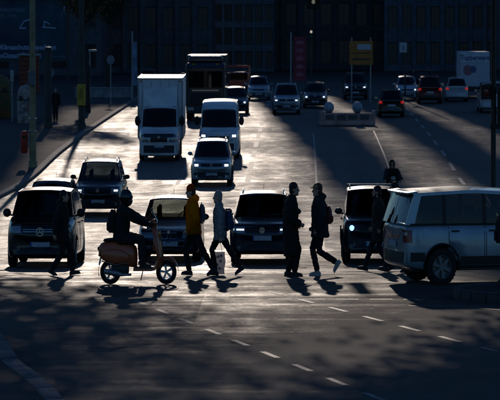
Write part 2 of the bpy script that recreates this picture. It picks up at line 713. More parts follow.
def interp(tab, t):
    for (a, va), (b, vb) in zip(tab, tab[1:]):
        if t <= b:
            u = 0 if b == a else max(0, (t - a) / (b - a))
            return tuple(lerp(x, y, u) for x, y in zip(va, vb))
    return tab[-1][1]


def make_wheel(parent, x, y, r, w, side, rimmat, spokes=5):
    t = MB()
    t.lathe([(r * .62, -w / 2), (r * .66, -w / 2 - .004), (r * .90, -w / 2 - .004), (r * .97, -w / 2 + .015), (r, -w / 2 + .05), (r, w / 2 - .05), (r * .97, w / 2 - .015),
             (r * .90, w / 2 + .004), (r * .66, w / 2 + .004), (r * .62, w / 2)], axis='X', n=28, caps=False)
    for k in range(28):      # tread blocks
        th = 2 * math.pi * k / 28
        t.box((0, math.cos(th) * r * .996, math.sin(th) * r * .996), (w - .06, .05, .012), rx=th + math.pi / 2)
    tyre = t.build('wheel', M_RUB, parent)
    tyre.location = (x, y, r)
    rm = MB()
    o = side * w / 2
    rm.lathe([(r * .60, o - side * .10), (r * .66, o), (r * .62, o + side * .002), (r * .58, o - side * .03), (r * .56, o - side * .10)], axis='X', n=28, caps=False)
    rm.lathe([(0.001, o - side * .02), (r * .15, o - side * .018), (r * .17, o - side * .07), (0.001, o - side * .07)], axis='X', n=14)
    rm.lathe([(0.001, o - side * .10), (r * .57, o - side * .10), (r * .57, o - side * .11), (0.001, o - side * .11)], axis='X', n=20)
    for k in range(spokes):
        th = 2 * math.pi * k / spokes + .3
        d = Vector((0, math.cos(th), math.sin(th)))
        e = Vector((0, -math.sin(th), math.cos(th)))
        a, b = d * r * .10, d * r * .60
        q = [a - e * r * .07, a + e * r * .07, b + e * r * .10, b - e * r * .10]
        rm.prism([(o - side * .025, p.y, p.z) for p in q], (-side * .03, 0, 0))
    rim = rm.build('rim', rimmat, tyre)
    return tyre


def badge_vw(s=1.0):
    b = MB()
    r = .06 * s
    n = 24
    for k in range(n):
        a0, a1 = 2 * math.pi * k / n, 2 * math.pi * (k + 1) / n
        b.prism([(math.cos(a) * q, 0, math.sin(a) * q) for a, q in ((a0, r), (a1, r), (a1, r * .84), (a0, r * .84))], (0, .008, 0))

    def bar(p, q, w=.012):
        p, q = Vector((p[0] * r, 0, p[1] * r)), Vector((q[0] * r, 0, q[1] * r))
        d = (q - p).normalized()
        nn = Vector((d.z, 0, -d.x)) * w * s * .5
        b.prism([p - nn, p + nn, q + nn, q - nn], (0, .008, 0))
    for p, q in (((-.36, .75), (0, .08)), ((0, .08), (.36, .75)), ((-.72, .42), (-.34, -.72)), ((-.34, -.72), (0, .02)), ((0, .02), (.34, -.72)), ((.34, -.72), (.72, .42))):
        bar(p, q)
    return b


def badge_star(s=1.0):
    b = MB()
    r = .085 * s
    n = 28
    for k in range(n):
        a0, a1 = 2 * math.pi * k / n, 2 * math.pi * (k + 1) / n
        b.prism([(math.cos(a) * q, 0, math.sin(a) * q) for a, q in ((a0, r), (a1, r), (a1, r * .88), (a0, r * .88))], (0, .01, 0))
    for k in range(3):
        th = math.pi / 2 + 2 * math.pi * k / 3
        d = Vector((math.cos(th), 0, math.sin(th)))
        e = Vector((-math.sin(th), 0, math.cos(th)))
        b.prism([d * r * .9, e * r * .15 - d * .05 * r, -e * r * .15 - d * .05 * r], (0, .01, 0))
    return b


def badge_disc(s=1.0):
    return MB().lathe([(.001, 0), (.04 * s, 0), (.045 * s, .006), (.001, .008)], axis='Y', n=18)


def make_car(name, S, pm, lit=None, tail=None, glass=None, rim=None, badge=None):
    """S: shape table, metres, y measured from the nose.  Front looks to -Y, origin on the ground under the middle."""
    g = lambda k, d=None: S.get(k, d)
    L, W, H = S['L'], S['W'], S['H']
    hw = W / 2
    zc = g('clear', .2)
    hz, cz, bz = S['hood'], S['cowl'], g('belt', S['cowl'])
    yc, ya, yr, ye = S['yc'], S['ya'], S['yr'], g('ye', L - .1)
    LB = g('LB', L)
    y0 = -L / 2
    root = empty(name)
    # ---- lower body
    nose = g('nose', .12)
    st = [(0, (.70, zc + .16, hz - .32)), (nose * .25, (.82, zc + .07, hz - .22)), (nose, (.90, zc + .02, hz - .07)), (nose * 2, (.945, zc, hz)),
          (max(nose * 2 + .15, .55), (.985, zc, lerp(hz, cz, .30))), (lerp(.5, yc, .6), (1, zc, lerp(hz, cz, .66))), (yc, (1, zc, cz)), (lerp(yc, ye, .5), (1, zc, lerp(cz, bz, .5))),
          (LB - .8, (.995, zc, bz)), (LB - .35, (.97, zc + .03, bz)), (LB - .10, (.93, zc + .08, bz - .01)), (LB - .02, (.86, zc + .14, bz - .06)), (LB, (.78, zc + .2, bz - .14))]
    ys = sorted(set([s[0] for s in st] + [yc * .45, yc * .85, lerp(yc, ye, .25), lerp(yc, ye, .75)]))
    bow = g('bow', .16)
    prof = [(0, 0), (.70, 0), (.92, .015), (.985, .10), (1, .38), (.992, .66), (.97, .86), (.925, .96), (.84, 1.0), (.5, 1.015), (0, 1.02)]
    ring = prof + [(-a, b) for a, b in reversed(prof[1:-1])]
    lb = MB()
    vs = []
    for y in ys:
        wf, zb, zt = interp(st, y)
        kf = max(0, 1 - y / .8) ** 1.5
        kr = max(0, 1 - (LB - y) / .6) ** 1.5
        for a, b in ring:
            yy = y0 + y + bow * kf * abs(a) ** 2.2 - .10 * kr * abs(a) ** 2.2
            vs.append((a * hw * wf, yy, zb + (zt - zb) * b))
    n = len(ring)
    fs = []
    for i in range(len(ys) - 1):
        for k in range(n):
            k2 = (k + 1) % n
            fs.append((i * n + k, i * n + k2, (i + 1) * n + k2, (i + 1) * n + k))
    fs.append(tuple(range(n)))
    fs.append(tuple((len(ys) - 1) * n + k for k in reversed(range(n))))
    lb.add(vs, fs)
    body = lb.build('body', pm, root, sub=2, ang=60)
    wr = S['wr']
    axles = (S['fa'], S['ra'])
    # wheel arches cut into the flanks
    cut = MB()
    for a in axles:
        if a < LB:
            for s in (-1, 1):
                cut.lathe([(0.001, s * (hw - .30)), (wr + .055, s * (hw - .30)), (wr + .055, s * (hw + .12)), (0.001, s * (hw + .12))], c=(0, y0 + a, wr + .02), axis='X', n=28)
    co = cut.build('arch_cutter', M_BLACK)
    body.data.materials.append(M_BLACK)
    co.data.materials.clear()
    co.data.materials.append(M_BLACK)
    md = body.modifiers.new('b', 'BOOLEAN')
    md.object = co
    md.operation = 'DIFFERENCE'
    md.solver = 'EXACT'
    bake(body, co)
    bpy.data.objects.remove(co)
    body.data.shade_smooth()
    body.data.set_sharp_from_angle(angle=R(45))
    bv = BVHTree.FromPolygons([v.co.copy() for v in body.data.vertices], [tuple(p.vertices) for p in body.data.polygons])

    def ray(o, d):
        h = bv.ray_cast(Vector(o), Vector(d))
        return h[0] if h and h[0] else None

    def patch(nm, q, m, d='F', off=.006, nu=8, nv=4, parent=None, deep=.03):
        """sheet laid on the body skin: q = four corners in (x,z) seen from F/B, (y,z) from L/R, (x,y) from T"""
        def fn(u, v):
            a = lerp(lerp(q[0][0], q[1][0], u), lerp(q[3][0], q[2][0], u), v)
            b = lerp(lerp(q[0][1], q[1][1], u), lerp(q[3][1], q[2][1], u), v)
            if d == 'F':
                h = ray((a, -20, b), (0, 1, 0))
                return Vector((a, (h.y if h else y0 + .3) - off, b))
            if d == 'B':
                h = ray((a, 20, b), (0, -1, 0))
                return Vector((a, (h.y if h else -y0 - .3) + off, b))
            if d in 'LR':
                s = 1 if d == 'L' else -1
                h = ray((s * 20, y0 + a, b), (-s, 0, 0))
                return Vector(((h.x if h else s * hw * .95) + s * off, y0 + a, b))
            h = ray((a, y0 + b, 20), (0, 0, -1))
            return Vector((a, y0 + b, (h.z if h else hz) + off))
        dv = {'F': (0, deep, 0), 'B': (0, -deep, 0), 'L': (-deep, 0, 0), 'R': (deep, 0, 0), 'T': (0, 0, -deep)}[d]
        return MB().slab(fn, nu, nv, dv).build(nm, m, parent or root, ang=60)

    def rect(x0, x1, z0, z1):
        return [(x0, z0), (x1, z0), (x1, z1), (x0, z1)]

    def mirrorq(q):
        return [(-q[1][0], q[1][1]), (-q[0][0], q[0][1]), (-q[3][0], q[3][1]), (-q[2][0], q[2][1])]
    # ---- front
    for nm, q, m, kw in g('front', []):
        q = [(x * hw, z) for x, z in q]
        patch(nm, q, m, 'F', **kw)
    for nm, q, m, kw in g('front2', []):
        q = [(x * hw, z) for x, z in q]
        for qq in (q, mirrorq(q)):
            lamp_m = lit if (m == 'LAMP' and lit) else (M_LAMP if m == 'LAMP' else m)
            p = patch(nm, qq, M_LAMP if m == 'LAMP' else m, 'F', **kw)
            if m == 'LAMP':
                c = (qq[0][0] + qq[1][0] + qq[2][0] + qq[3][0]) / 4
                z = sum(v[1] for v in qq) / 4
                wx = abs(qq[1][0] - qq[0][0]) * S.get('beam', (.3, .5))[0]
                hz2 = abs(qq[3][1] - qq[0][1]) * S.get('beam', (.3, .5))[1]
                sg = 1 if c > 0 else -1
                c2 = c + sg * S.get('beam_off', 0.0)
                patch('beam', rect(c2 - wx / 2, c2 + wx / 2, z - hz2 / 2, z + hz2 / 2), lamp_m, 'F', off=.012, nu=3, nv=3, parent=p)
    if g('round_lamps'):
        rx, rz_, rr = S['round_lamps']
        for s in (-1, 1):
            h = ray((s * rx * hw, -20, rz_), (0, 1, 0))
            ring_ = MB().lathe([(rr * .8, -.05), (rr, -.04), (rr * 1.02, .02), (rr * 1.02, .12), (rr * .8, .12)], c=(s * rx * hw, h.y, rz_), axis='Y', n=24, caps=False).build('headlight', M_CHROME, root)
            MB().lathe([(.001, -.045), (rr * .5, -.04), (rr * .8, -.02), (rr * .8, .1), (.001, .1)], c=(s * rx * hw, h.y, rz_), axis='Y', n=24).build('lens', lit if (lit and s == S.get('lit_side', s)) else M_LAMP, ring_)
    pz = g('plate', .45)
    h = ray((0, -20, pz), (0, 1, 0))
    pl = MB().box((0, h.y - .012, pz), (.52, .02, .11)).build('number_plate', M_PLATE, root, smooth=False, bevel=.004)
    MB().box((-.24, h.y - .0235, pz), (.04, .004, .10)).build('plate_band', mat('plate blue', (.02, .05, .3), .5), pl, smooth=False)
    if badge:
        bzv = g('badge', hz - .12)
        hy = min(ray((0, -20, bzv + q), (0, 1, 0)).y for q in (-.07, -.03, 0, .03, .07) if ray((0, -20, bzv + q), (0, 1, 0)))
        bo = badge.build('badge', M_CHROME, root, smooth=False)
        bo.location = (0, hy - .012, bzv)
    # hood panel and side panels
    patch('hood', [(-.70 * hw, nose * 2 + .03), (.70 * hw, nose * 2 + .03), (.80 * hw, yc - .03), (-.80 * hw, yc - .03)], pm, 'T', off=.006, nu=10, nv=6)
    for s in 'LR':
        ds = g('doors', [])
        for (da, db) in ds:
            dz0 = zc + .13
            q = [(da, dz0), (db, dz0), (db, lerp(cz, bz, .5) - .05), (da, lerp(cz, bz, .5) - .05)]
            dr = patch('door', q, pm, s, off=.004, nu=4, nv=6)
            for ye_ in (da - .006, db + .006):
                patch('door_gap', [(ye_ - .007, dz0), (ye_ + .007, dz0), (ye_ + .007, dz0 + (q[2][1] - dz0) * .98), (ye_ - .007, dz0 + (q[2][1] - dz0) * .98)], M_BLACK, s, off=.0055, nu=1, nv=6, parent=dr, deep=.01)
            sx = (1 if s == 'L' else -1)
            hd = g('belt', cz) - .15
            h = ray((sx * 20, y0 + db - .16, hd), (-sx, 0, 0))
            if h:
                MB().tube([(h.x + sx * .005, h.y - .09, hd), (h.x + sx * .04, h.y - .07, hd), (h.x + sx * .04, h.y + .07, hd), (h.x + sx * .005, h.y + .09, hd)], .014, 8).build('handle', S.get('handle_mat', M_BLACK), dr)
        if g('clad'):
            a, b = axles
            patch('sill_cladding', rect(a + wr + .08, b - wr - .08, zc + .02, zc + .12), M_CLAD, s, off=.008, nu=6, nv=2)
        if g('arch'):
            sx = (1 if s == 'L' else -1)
            for a in axles:
                mb = MB()
                pts = []
                for k in range(17):
                    th = math.pi * (-.06 + 1.12 * k / 16)
                    yy, zz = y0 + a + math.cos(th) * (wr + .075), wr + .02 + math.sin(th) * (wr + .075)
                    h = ray((sx * 20, yy, zz), (-sx, 0, 0))
                    hx = h.x if (h and abs(h.x) > hw * .8) else sx * hw * .985
                    pts.append((hx + sx * .004, yy, zz))
                mb.tube(pts, (.02, .028), 6)
                mb.build('wheel_arch_trim', S['arch'], root)
    # ---- wheels
    for a in axles:
        for s in (-1, 1):
            make_wheel(root, s * (hw - .125), y0 + a, wr, g('ww', .22), s, rim or M_RIM, g('spokes', 5))
    # under tray
    MB().box((0, 0, zc + .04), (W * .74, L * .86, .06)).build('underbody', M_BLACK, root, smooth=False)
    # ---- greenhouse
    wb, wt = g('wb', .90) * hw, g('wt', .74) * hw
    zA = g('zA', H - .05)
    zR = g('zR', H - .05)
    roofline = [(ya, zA)] + g('roof', [(lerp(ya, yr, .4), H)]) + [(yr, zR)]

    def rz(y):
        return interp([(a, (b,)) for a, b in roofline], y)[0]

    def belt(y):
        return lerp(cz, bz, min(1, max(0, (y - yc) / (ye - yc)))) - .015

    def side(y, z, s, off=0.0):
        t = (z - cz) / max(.01, (H - cz))
        t = max(0, min(1, t))
        w = lerp(wb, wt, t ** 1.25)
        if y > ye - .6:
            w -= .05 * ((y - ye + .6) / .6) ** 2
        if y < ya + .1:
            w -= .03 * min(1, (ya + .1 - y) / .6)
        return Vector((s * (w + off), y0 + y, z))
    # roof sheet
    nr = 14

    def roof(u, v):
        y = lerp(ya - .02, yr + .02, v)
        z = rz(y)
        e = side(y, z, 1).x
        x = lerp(-e, e, u)
        return Vector((x, y0 + y - .06 * (1 - abs(2 * u - 1) ** 2) * (1 - v) + .04 * v * (1 - abs(2 * u - 1) ** 2), z + .045 * (1 - abs(2 * u - 1) ** 2.6)))
    MB().slab(roof, 12, nr, (0, 0, -.035)).build('roof', g('roof_mat', pm), root, ang=60)
    # frame polygons on each side
    splits = g('splits', [])
    rail = .06

    def quad(mb, pts, s, thick=.045, off=0.0):
        P = [side(y, z, s, off) for y, z in pts]
        mb.prism(P, (-s * thick, 0, 0))
    wins = []
    pb = [yc + .16] + [p for p in splits] + [ye - g('dpil', .16)]
    pt = [ya + .10] + [p for p in splits] + [yr - g('dpil', .16) * .8]
    for s in (-1, 1):
        fr = MB()
        quad(fr, [(yc - .04, belt(yc) - .01), (yc + .12, belt(yc + .1) - .01), (ya + .09, rz(ya + .09) - .01), (ya - .01, zA - .005)], s)
        dp = g('dpil', .16)
        quad(fr, [(ye - dp - .02, belt(ye) - .01), (ye, belt(ye) - .01), (yr, zR - .005), (yr - dp * .8 - .02, rz(yr - dp) - .01)], s)
        for k in range(8):
            a, b = lerp(ya, yr, k / 8), lerp(ya, yr, (k + 1) / 8)
            quad(fr, [(a, rz(a) - rail), (b, rz(b) - rail), (b, rz(b) + .004), (a, rz(a) + .004)], s)
        for p in splits:
            fb_ = MB()
            quad(fb_, [(p - .04, belt(p) - .01), (p + .04, belt(p) - .01), (p + .04, rz(p) - .02), (p - .04, rz(p) - .02)], s, off=-.002)
            fb_.build('door_pillar', g('pillar_mat', M_BLACK), root, smooth=False)
        fr.build('pillar_frame', g('frame_mat', pm), root, smooth=False)
    opaque_from = g('opaque_from', 99)
    for s in (-1, 1):
        MB().tube([side(lerp(yc + .1, ye - .12, k / 8), belt(lerp(yc + .1, ye - .12, k / 8)) + .004, s, .004) for k in range(9)], (.012, .014), 6).build('window_trim', g('trim_mat', M_BLACK), root)
    for s in (-1, 1):
        for i in range(len(pb) - 1):
            b0, b1 = pb[i] + (.04 if i else 0), pb[i + 1] - (.04 if i < len(pb) - 2 else 0)
            t0, t1 = pt[i] + (.04 if i else 0), pt[i + 1] - (.04 if i < len(pb) - 2 else 0)
            op = i >= opaque_from
            zt0, zt1 = rz(t0) - rail + .008, rz(t1) - rail + .008
            if g('zwin') and not op:
                zt0, zt1 = min(zt0, S['zwin']), min(zt1, S['zwin'])

            def fn(u, v):
                y = lerp(lerp(b0, b1, u), lerp(t0, t1, u), v)
                z = lerp(lerp(belt(b0), belt(b1), u), lerp(zt0, zt1, u), v)
                return side(y, z, s, -.012 if not op else -.003)
            MB().slab(fn, 3, 6, (-s * .006, 0, 0)).build('side_panel' if op else 'side_window', pm if op else (glass or M_GL), root, ang=60)
            if g('zwin') and not op:
                z2a, z2b = rz(t0) - rail + .01, rz(t1) - rail + .01
                if z2a > zt0 + .03 or z2b > zt1 + .03:
                    q = [side(t0, zt0 - .01, s, -.004), side(t1, zt1 - .01, s, -.004), side(t1, max(z2b, zt1), s, -.004), side(t0, max(z2a, zt0), s, -.004)]
                    MB().prism(q, (-s * .03, 0, 0)).build('side_panel', pm, root, smooth=False)

    def screen(yb, zb, yt, zt, sg, inset, bowv):
        def fn(u, v):
            y, z = lerp(yb, yt, v), lerp(zb, zt, v)
            e = side(y, z, 1).x - inset
            x = lerp(-e, e, u)
            c = 1 - abs(2 * u - 1) ** 2
            return Vector((x, y0 + y - sg * bowv * c, z + .035 * c * v))
        return fn
    wsb = belt(yc)
    ws = MB().slab(screen(yc, wsb, ya, zA, 1, .045, .13), 12, 6, (0, .006, 0)).build('windscreen', glass or M_GL, root, ang=80)
    for s in (-1, 1):
        MB().tube([(s * .10 + .12, y0 + yc - .13, cz + .035), (s * .10 + .12 + .42, y0 + yc - .05, cz + .07)], .009, 6).build('wiper', M_BLACK, ws)
    if not g('norear'):
        MB().slab(screen(ye, bz - .015, yr, zR, -1, .06, .05), 10, 5, (0, -.006, 0)).build('rear_window' if not g('rear_opaque') else 'rear_panel', pm if g('rear_opaque') else (glass or M_GL), root, ang=80)
    else:
        MB().slab(screen(ye, bz - .015, yr, zR, -1, .0, .0), 4, 4, (0, -.03, 0)).build('cab_rear_wall', pm, root, ang=80)
    # interior
    inn = MB()
    inn.slab(lambda u, v: Vector((lerp(-wb + .06, wb - .06, u), y0 + lerp(yc + .03, ye - .12, v), belt(lerp(yc, ye, v)) + .045)), 2, 4, (0, 0, -.02))
    inn.build('dashboard', M_SEAT, root, smooth=False)
    seats = g('seats', [yc + 1.0, yc + 1.95])
    for yy in seats:
        if yy > ye - .1:
            continue
        for s in (-1, 1):
            sb = MB()
            top = min(belt(yy) + .30, rz(yy) - .12)
            sb.tube([(s * wb * .48, y0 + yy, belt(yy) - .2), (s * wb * .48, y0 + yy + .06, belt(yy) + .05), (s * wb * .48, y0 + yy + .10, belt(yy) + .14)], [(.24, .07), (.23, .06), (.15, .05)], 12)
            sb.tube([(s * wb * .48, y0 + yy + .09, belt(yy) + .15), (s * wb * .48, y0 + yy + .10, top - .08), (s * wb * .48, y0 + yy + .10, top)], [(.10, .05), (.14, .055), (.11, .04)], 12)
            sb.build('seat', M_SEAT, root)
    sw_ = MB()
    n2 = 20
    for k in range(n2):
        a0, a1 = 2 * math.pi * k / n2, 2 * math.pi * (k + 1) / n2
        sw_.tube([(wb * .48 + math.cos(a) * .18, y0 + yc + .45 + math.sin(a) * .07, cz + .02 + math.sin(a) * .17) for a in (a0, a1)], .013, 6, caps=False)
    sw_.build('steering_wheel', M_SEAT, root)
    # mirrors
    mz = g('mirror', cz + .10)
    my = y0 + yc + .42
    mw, mh = g('mirror_size', (.11, .075))
    for s in (-1, 1):
        mb = MB()
        mb.sphere((s * (hw + mw * .75), my, mz), (mw, .065, mh), 14, 8)
        mb.tube([(s * (hw * .93), my + .03, mz - .06), (s * (hw + .02), my + .01, mz - .045)], (.03, .02), 8)
        mr_ = mb.build('wing_mirror', g('mirror_mat', pm), root)
        MB().slab(lambda u, v: Vector((s * (hw + mw * .75) + lerp(-mw * .75, mw * .75, u), my + .062, mz + lerp(-mh * .7, mh * .7, v))), 1, 1, (0, .008, 0)).build('mirror_glass', M_CHROME, mr_, smooth=False)
    # roof rails
    if g('rails'):
        for s in (-1, 1):
            pts = []
            for k in range(9):
                y = lerp(ya + .25, yr - .1, k / 8)
                p = side(y, rz(y), s)
                pts.append((p.x - s * .06, p.y, p.z + (.01 if k in (0, 8) else .075)))
            MB().tube(pts, (.016, .02), 8).build('roof_rail', g('rail_mat', M_CHROME), root)
    if g('cross'):
        for fy in (.3, .75):
            y = lerp(ya, yr, fy)
            e = side(y, rz(y), 1).x
            MB().tube([(-e, y0 + y, rz(y) + .09), (e, y0 + y, rz(y) + .09)], (.035, .014), 8).build('roof_bar', M_STEEL, root)
    if g('spoiler'):
        MB().slab(lambda u, v: Vector((lerp(-wt * .92, wt * .92, u), y0 + yr + lerp(-.05, .20, v) - .05 * (2 * u - 1) ** 2, zR + .04 - .03 * v)), 8, 2, (0, 0, -.03)).build('roof_spoiler', pm, root)
        MB().tube([(0, y0 + ye - .01, bz + .04), (.22, y0 + ye - .06, bz + .14), (.40, y0 + ye - .07, bz + .17)], .010, 6).build('rear_wiper', M_BLACK, root)
    if g('antenna'):
        MB().tube([(0, y0 + yr - .1, H), (0, y0 + yr + .06, H + .16)], (.006, .006), 6).build('antenna', M_BLACK, root)
    # ---- rear
    for nm, q, m, kw in g('rear2', []):
        q = [(x * hw, z) for x, z in q]
        for qq in (q, mirrorq(q)):
            patch(nm, qq, (tail or M_TAIL) if m == 'TAIL' else m, 'B', **kw)
    for nm, q, m, kw in g('rear', []):
        patch(nm, [(x * hw, z) for x, z in q], m, 'B', **kw)
    if not g('norear'):
        h = ray((0, 20, g('rplate', .75)), (0, -1, 0))
        if h:
            MB().box((0, h.y + .012, g('rplate', .75)), (.52, .02, .11)).build('number_plate', M_PLATE, root, smooth=False, bevel=.004)
    for nm, q, m, s, kw in g('sidep', []):
        patch(nm, q, m, s, **kw)
    return root


def Q(x0, x1, z0, z1, dx0=0, dx1=0):
    """trapezoid: bottom x0..x1 at z0, top shifted by dx0/dx1 at z1"""
    return [(x0, z0), (x1, z0), (x1 + dx1, z1), (x0 + dx0, z1)]


NU = dict(nu=12, nv=4)


def suv(**kw):
    d = dict(L=4.45, W=1.80, H=1.64, hood=.93, cowl=1.06, belt=1.10, yc=1.20, ya=1.78, yr=3.95, ye=4.36, fa=.86, ra=3.50, wr=.345, clear=.22,
             wb=.91, wt=.70, splits=[2.45, 3.35], doors=[(1.32, 2.42), (2.46, 3.30)], rails=True, clad=True, arch=M_CLAD, antenna=True, badge=.80, plate=.46, mirror=1.17,
             front=[('grille', Q(-.52, .52, .74, .86), M_BLACK, NU), ('lower_intake', Q(-.66, .66, .33, .54, -.03, .03), M_BLACK, NU), ('skid_plate', Q(-.5, .5, .25, .31), M_STEEL, NU)],
             front2=[('headlight', Q(.54, .90, .72, .87, -.0, .03), 'LAMP', NU), ('fog_light', Q(.70, .86, .42, .52), M_BLACK, NU)],
             rear2=[('tail_light', Q(.70, .94, .84, .96), 'TAIL', NU)], rear=[('rear_bumper', Q(-.8, .8, .35, .55), M_CLAD, NU)], rplate=.72, beam=(.42, .32))
    d.update(kw)
    return d


def van(**kw):
    d = dict(L=5.0, W=1.93, H=1.90, hood=1.05, cowl=1.24, belt=1.18, yc=1.0, ya=1.62, yr=4.78, ye=4.92, fa=.92, ra=4.1, wr=.335, clear=.2, nose=.10,
             wb=.93, wt=.76, splits=[2.35, 3.6], doors=[(1.25, 2.3), (2.45, 3.6)], badge=.83, plate=.52, mirror=1.28, mirror_size=(.12, .12), mirror_mat=M_BLACK,
             front=[('grille', Q(-.50, .50, .76, .90, -.03, .03), M_BLACK, NU), ('grille_bar', Q(-.50, .50, .845, .865), M_CHROME, NU), ('grille_bar', Q(-.50, .50, .795, .815), M_CHROME, NU), ('lower_intake', Q(-.6, .6, .30, .45), M_BLACK, NU)],
             front2=[('headlight', Q(.55, .90, .78, .97, .02, .02), 'LAMP', NU), ('fog_light', Q(.68, .86, .40, .50), M_BLACK, NU)],
             rear2=[('tail_light', Q(.78, .96, .75, 1.12), 'TAIL', NU)], rplate=.8, seats=[2.1, 3.1], beam=(.75, .2), dpil=.14)
    d.update(kw)
    return d


def sedan(**kw):
    d = dict(L=4.6, W=1.78, H=1.46, hood=.74, cowl=.93, belt=.98, yc=1.45, ya=2.10, yr=3.95, ye=4.45, fa=.85, ra=3.62, wr=.32, clear=.17, nose=.14,
             wb=.90, wt=.66, splits=[2.72, 3.55], doors=[(1.5, 2.7), (2.74, 3.5)], badge=.70, plate=.42, mirror=1.0,
             front=[('kidney_grille', Q(-.26, -.03, .54, .68, .02, 0), M_CHROME, dict(nu=5, nv=4)), ('kidney_grille', Q(.03, .26, .54, .68, 0, -.02), M_CHROME, dict(nu=5, nv=4)),
                    ('grille_slats', Q(-.24, -.05, .56, .665), M_BLACK, dict(nu=5, nv=4, off=.012)), ('grille_slats', Q(.05, .24, .56, .665), M_BLACK, dict(nu=5, nv=4, off=.012)),
                    ('lower_intake', Q(-.6, .6, .26, .36), M_BLACK, NU)],
             front2=[('headlight', Q(.42, .88, .56, .69, .02, 0), 'LAMP', NU), ('fog_light', Q(.66, .84, .28, .36), M_BLACK, NU)],
             rear2=[('tail_light', Q(.52, .92, .72, .86), 'TAIL', NU)], rplate=.66, beam=(.28, .45), antenna=True)
    d.update(kw)
    return d


def hatch(**kw):
    d = sedan(L=4.05, W=1.74, H=1.48, hood=.80, cowl=.97, belt=1.02, yc=1.15, ya=1.75, yr=3.55, ye=3.96, fa=.8, ra=3.3, splits=[2.4, 3.2], doors=[(1.25, 2.36), (2.44, 3.15)],
              front=[('grille', Q(-.5, .5, .62, .71), M_BLACK, NU), ('lower_intake', Q(-.6, .6, .27, .42), M_BLACK, NU)],
              front2=[('headlight', Q(.5, .9, .60, .76, .0, .02), 'LAMP', NU), ('fog_light', Q(.7, .86, .32, .42), M_BLACK, NU)], rear2=[('tail_light', Q(.70, .94, .76, .90), 'TAIL', NU)], badge=.73)
    d.update(kw)
    return d

# ------------------------------------------------------------------ people
SKIN = mat('skin', (.50, .29, .20), .55, var=.08, scale=20)
SKIN2 = mat('skin fair', (.55, .34, .25), .55, var=.08, scale=20)
C_BLK = mat('black cloth', (.010, .010, .011), .9, var=.3, bump=.3, bscale=120)
C_DRK = mat('dark cloth', (.016, .017, .020), .88, var=.3, bump=.3, bscale=120)
C_JEAN = mat('dark jeans', (.012, .015, .024), .9, var=.3, bump=.3, bscale=150)
C_YEL = mat('mustard jacket cloth', (.98, .42, .008), .8, var=.25, scale=7, trans=.82)
C_RED = mat('orange red knit', (.95, .15, .03), .85, var=.2, scale=40, trans=.75, bump=.4, bscale=90)
C_GRY = mat('grey wool', (.42, .42, .42), .9, var=.2, scale=9, trans=.42, bump=.4, bscale=100)
C_NAVY = mat('navy nylon', (.018, .045, .12), .6, var=.2)
C_OLV = mat('dark olive cloth', (.028, .026, .020), .9, var=.2)
C_WHT = mat('white canvas', (.74, .72, .72), .85, var=.2, scale=14, trans=.6, col2=(.82, .80, .80))
C_BRD = mat('dark red nylon', (.14, .015, .014), .6, var=.3)
C_BGY = mat('grey blue nylon', (.09, .11, .13), .65, var=.3)
H_BRN = mat('brown hair', (.05, .028, .014), .6, var=.4, scale=60, bump=.6, bscale=160)
H_GRY = mat('grey hair', (.36, .33, .31), .6, var=.3, scale=60, bump=.6, bscale=160, trans=.2)
H_DRK = mat('dark hair', (.012, .009, .008), .55, var=.4, scale=60, bump=.6, bscale=160)
C_TAN = mat('tan cap cloth', (.62, .42, .22), .85, var=.2, scale=12, trans=.55)
C_SHOE = mat('black shoe leather', (.012, .011, .010), .5, var=.2)
C_LSHOE = mat('pale trainer', (.50, .47, .44), .7, var=.2)
M_EYE = mat('eye', (.03, .02, .015), .25)
M_LIP = mat('lips', (.34, .12, .10), .6)


def blob(name, parts, m, parent, voxel=.014, sm=4, wr=0.0, wscale=9.0, seed=0):
    mb = MB()
    for p in parts:
        if p[0] == 'c':      # chain of points with radii (ry,rx) or r
            mb.tube(p[1], p[2], 14)
            for q, r in ((p[1][0], p[2][0]), (p[1][-1], p[2][-1])):
                if not isinstance(r, tuple):
                    mb.sphere(q, r * .99, 12, 8)
        elif p[0] == 'e':
            mb.sphere(p[1], p[2], 18, 12, p[3] if len(p) > 3 else None)
        elif p[0] == 'b':
            mb.box(p[1], p[2], *(p[3] if len(p) > 3 else ()))
    me = bpy.data.meshes.new(name)
    me.from_pydata(mb.v, [], mb.f)
    o = bpy.data.objects.new(name, me)
    COL.objects.link(o)
    md = o.modifiers.new('r', 'REMESH')
    md.mode = 'VOXEL'
    md.voxel_size = voxel
    if sm:
        s = o.modifiers.new('s', 'SMOOTH')
        s.iterations = sm
        s.factor = .5
    bake(o)
    me = o.data
    if wr:
        off = Vector((seed * 3.7, seed * 1.3, 0))
        ns = [v.normal.copy() for v in me.vertices]
        for v, nn in zip(me.vertices, ns):
            q = v.co * wscale
            f = noise.noise(Vector((q.x, q.y, q.z * 1.7)) + off) + .6 * noise.noise(Vector((q.x * 2.1, q.y * 2.1, q.z * 3.3)) + off)
            f = 1 - 2 * abs(f)
            v.co += nn * wr * f * .6
    me.materials.clear()
    me.materials.append(m)
    me.shade_smooth()
    o.parent = parent
    return o


def ik(a, b, l1, l2, pole):
    a, b = Vector(a), Vector(b)
    d = b - a
    L = min(d.length, (l1 + l2) * .999)
    dn = d.normalized()
    x = (l1 * l1 - l2 * l2 + L * L) / (2 * L)
    h = math.sqrt(max(0, l1 * l1 - x * x))
    pl = Vector(pole)
    pl = (pl - dn * pl.dot(dn)).normalized()
    return a + dn * x + pl * h, a + dn * L


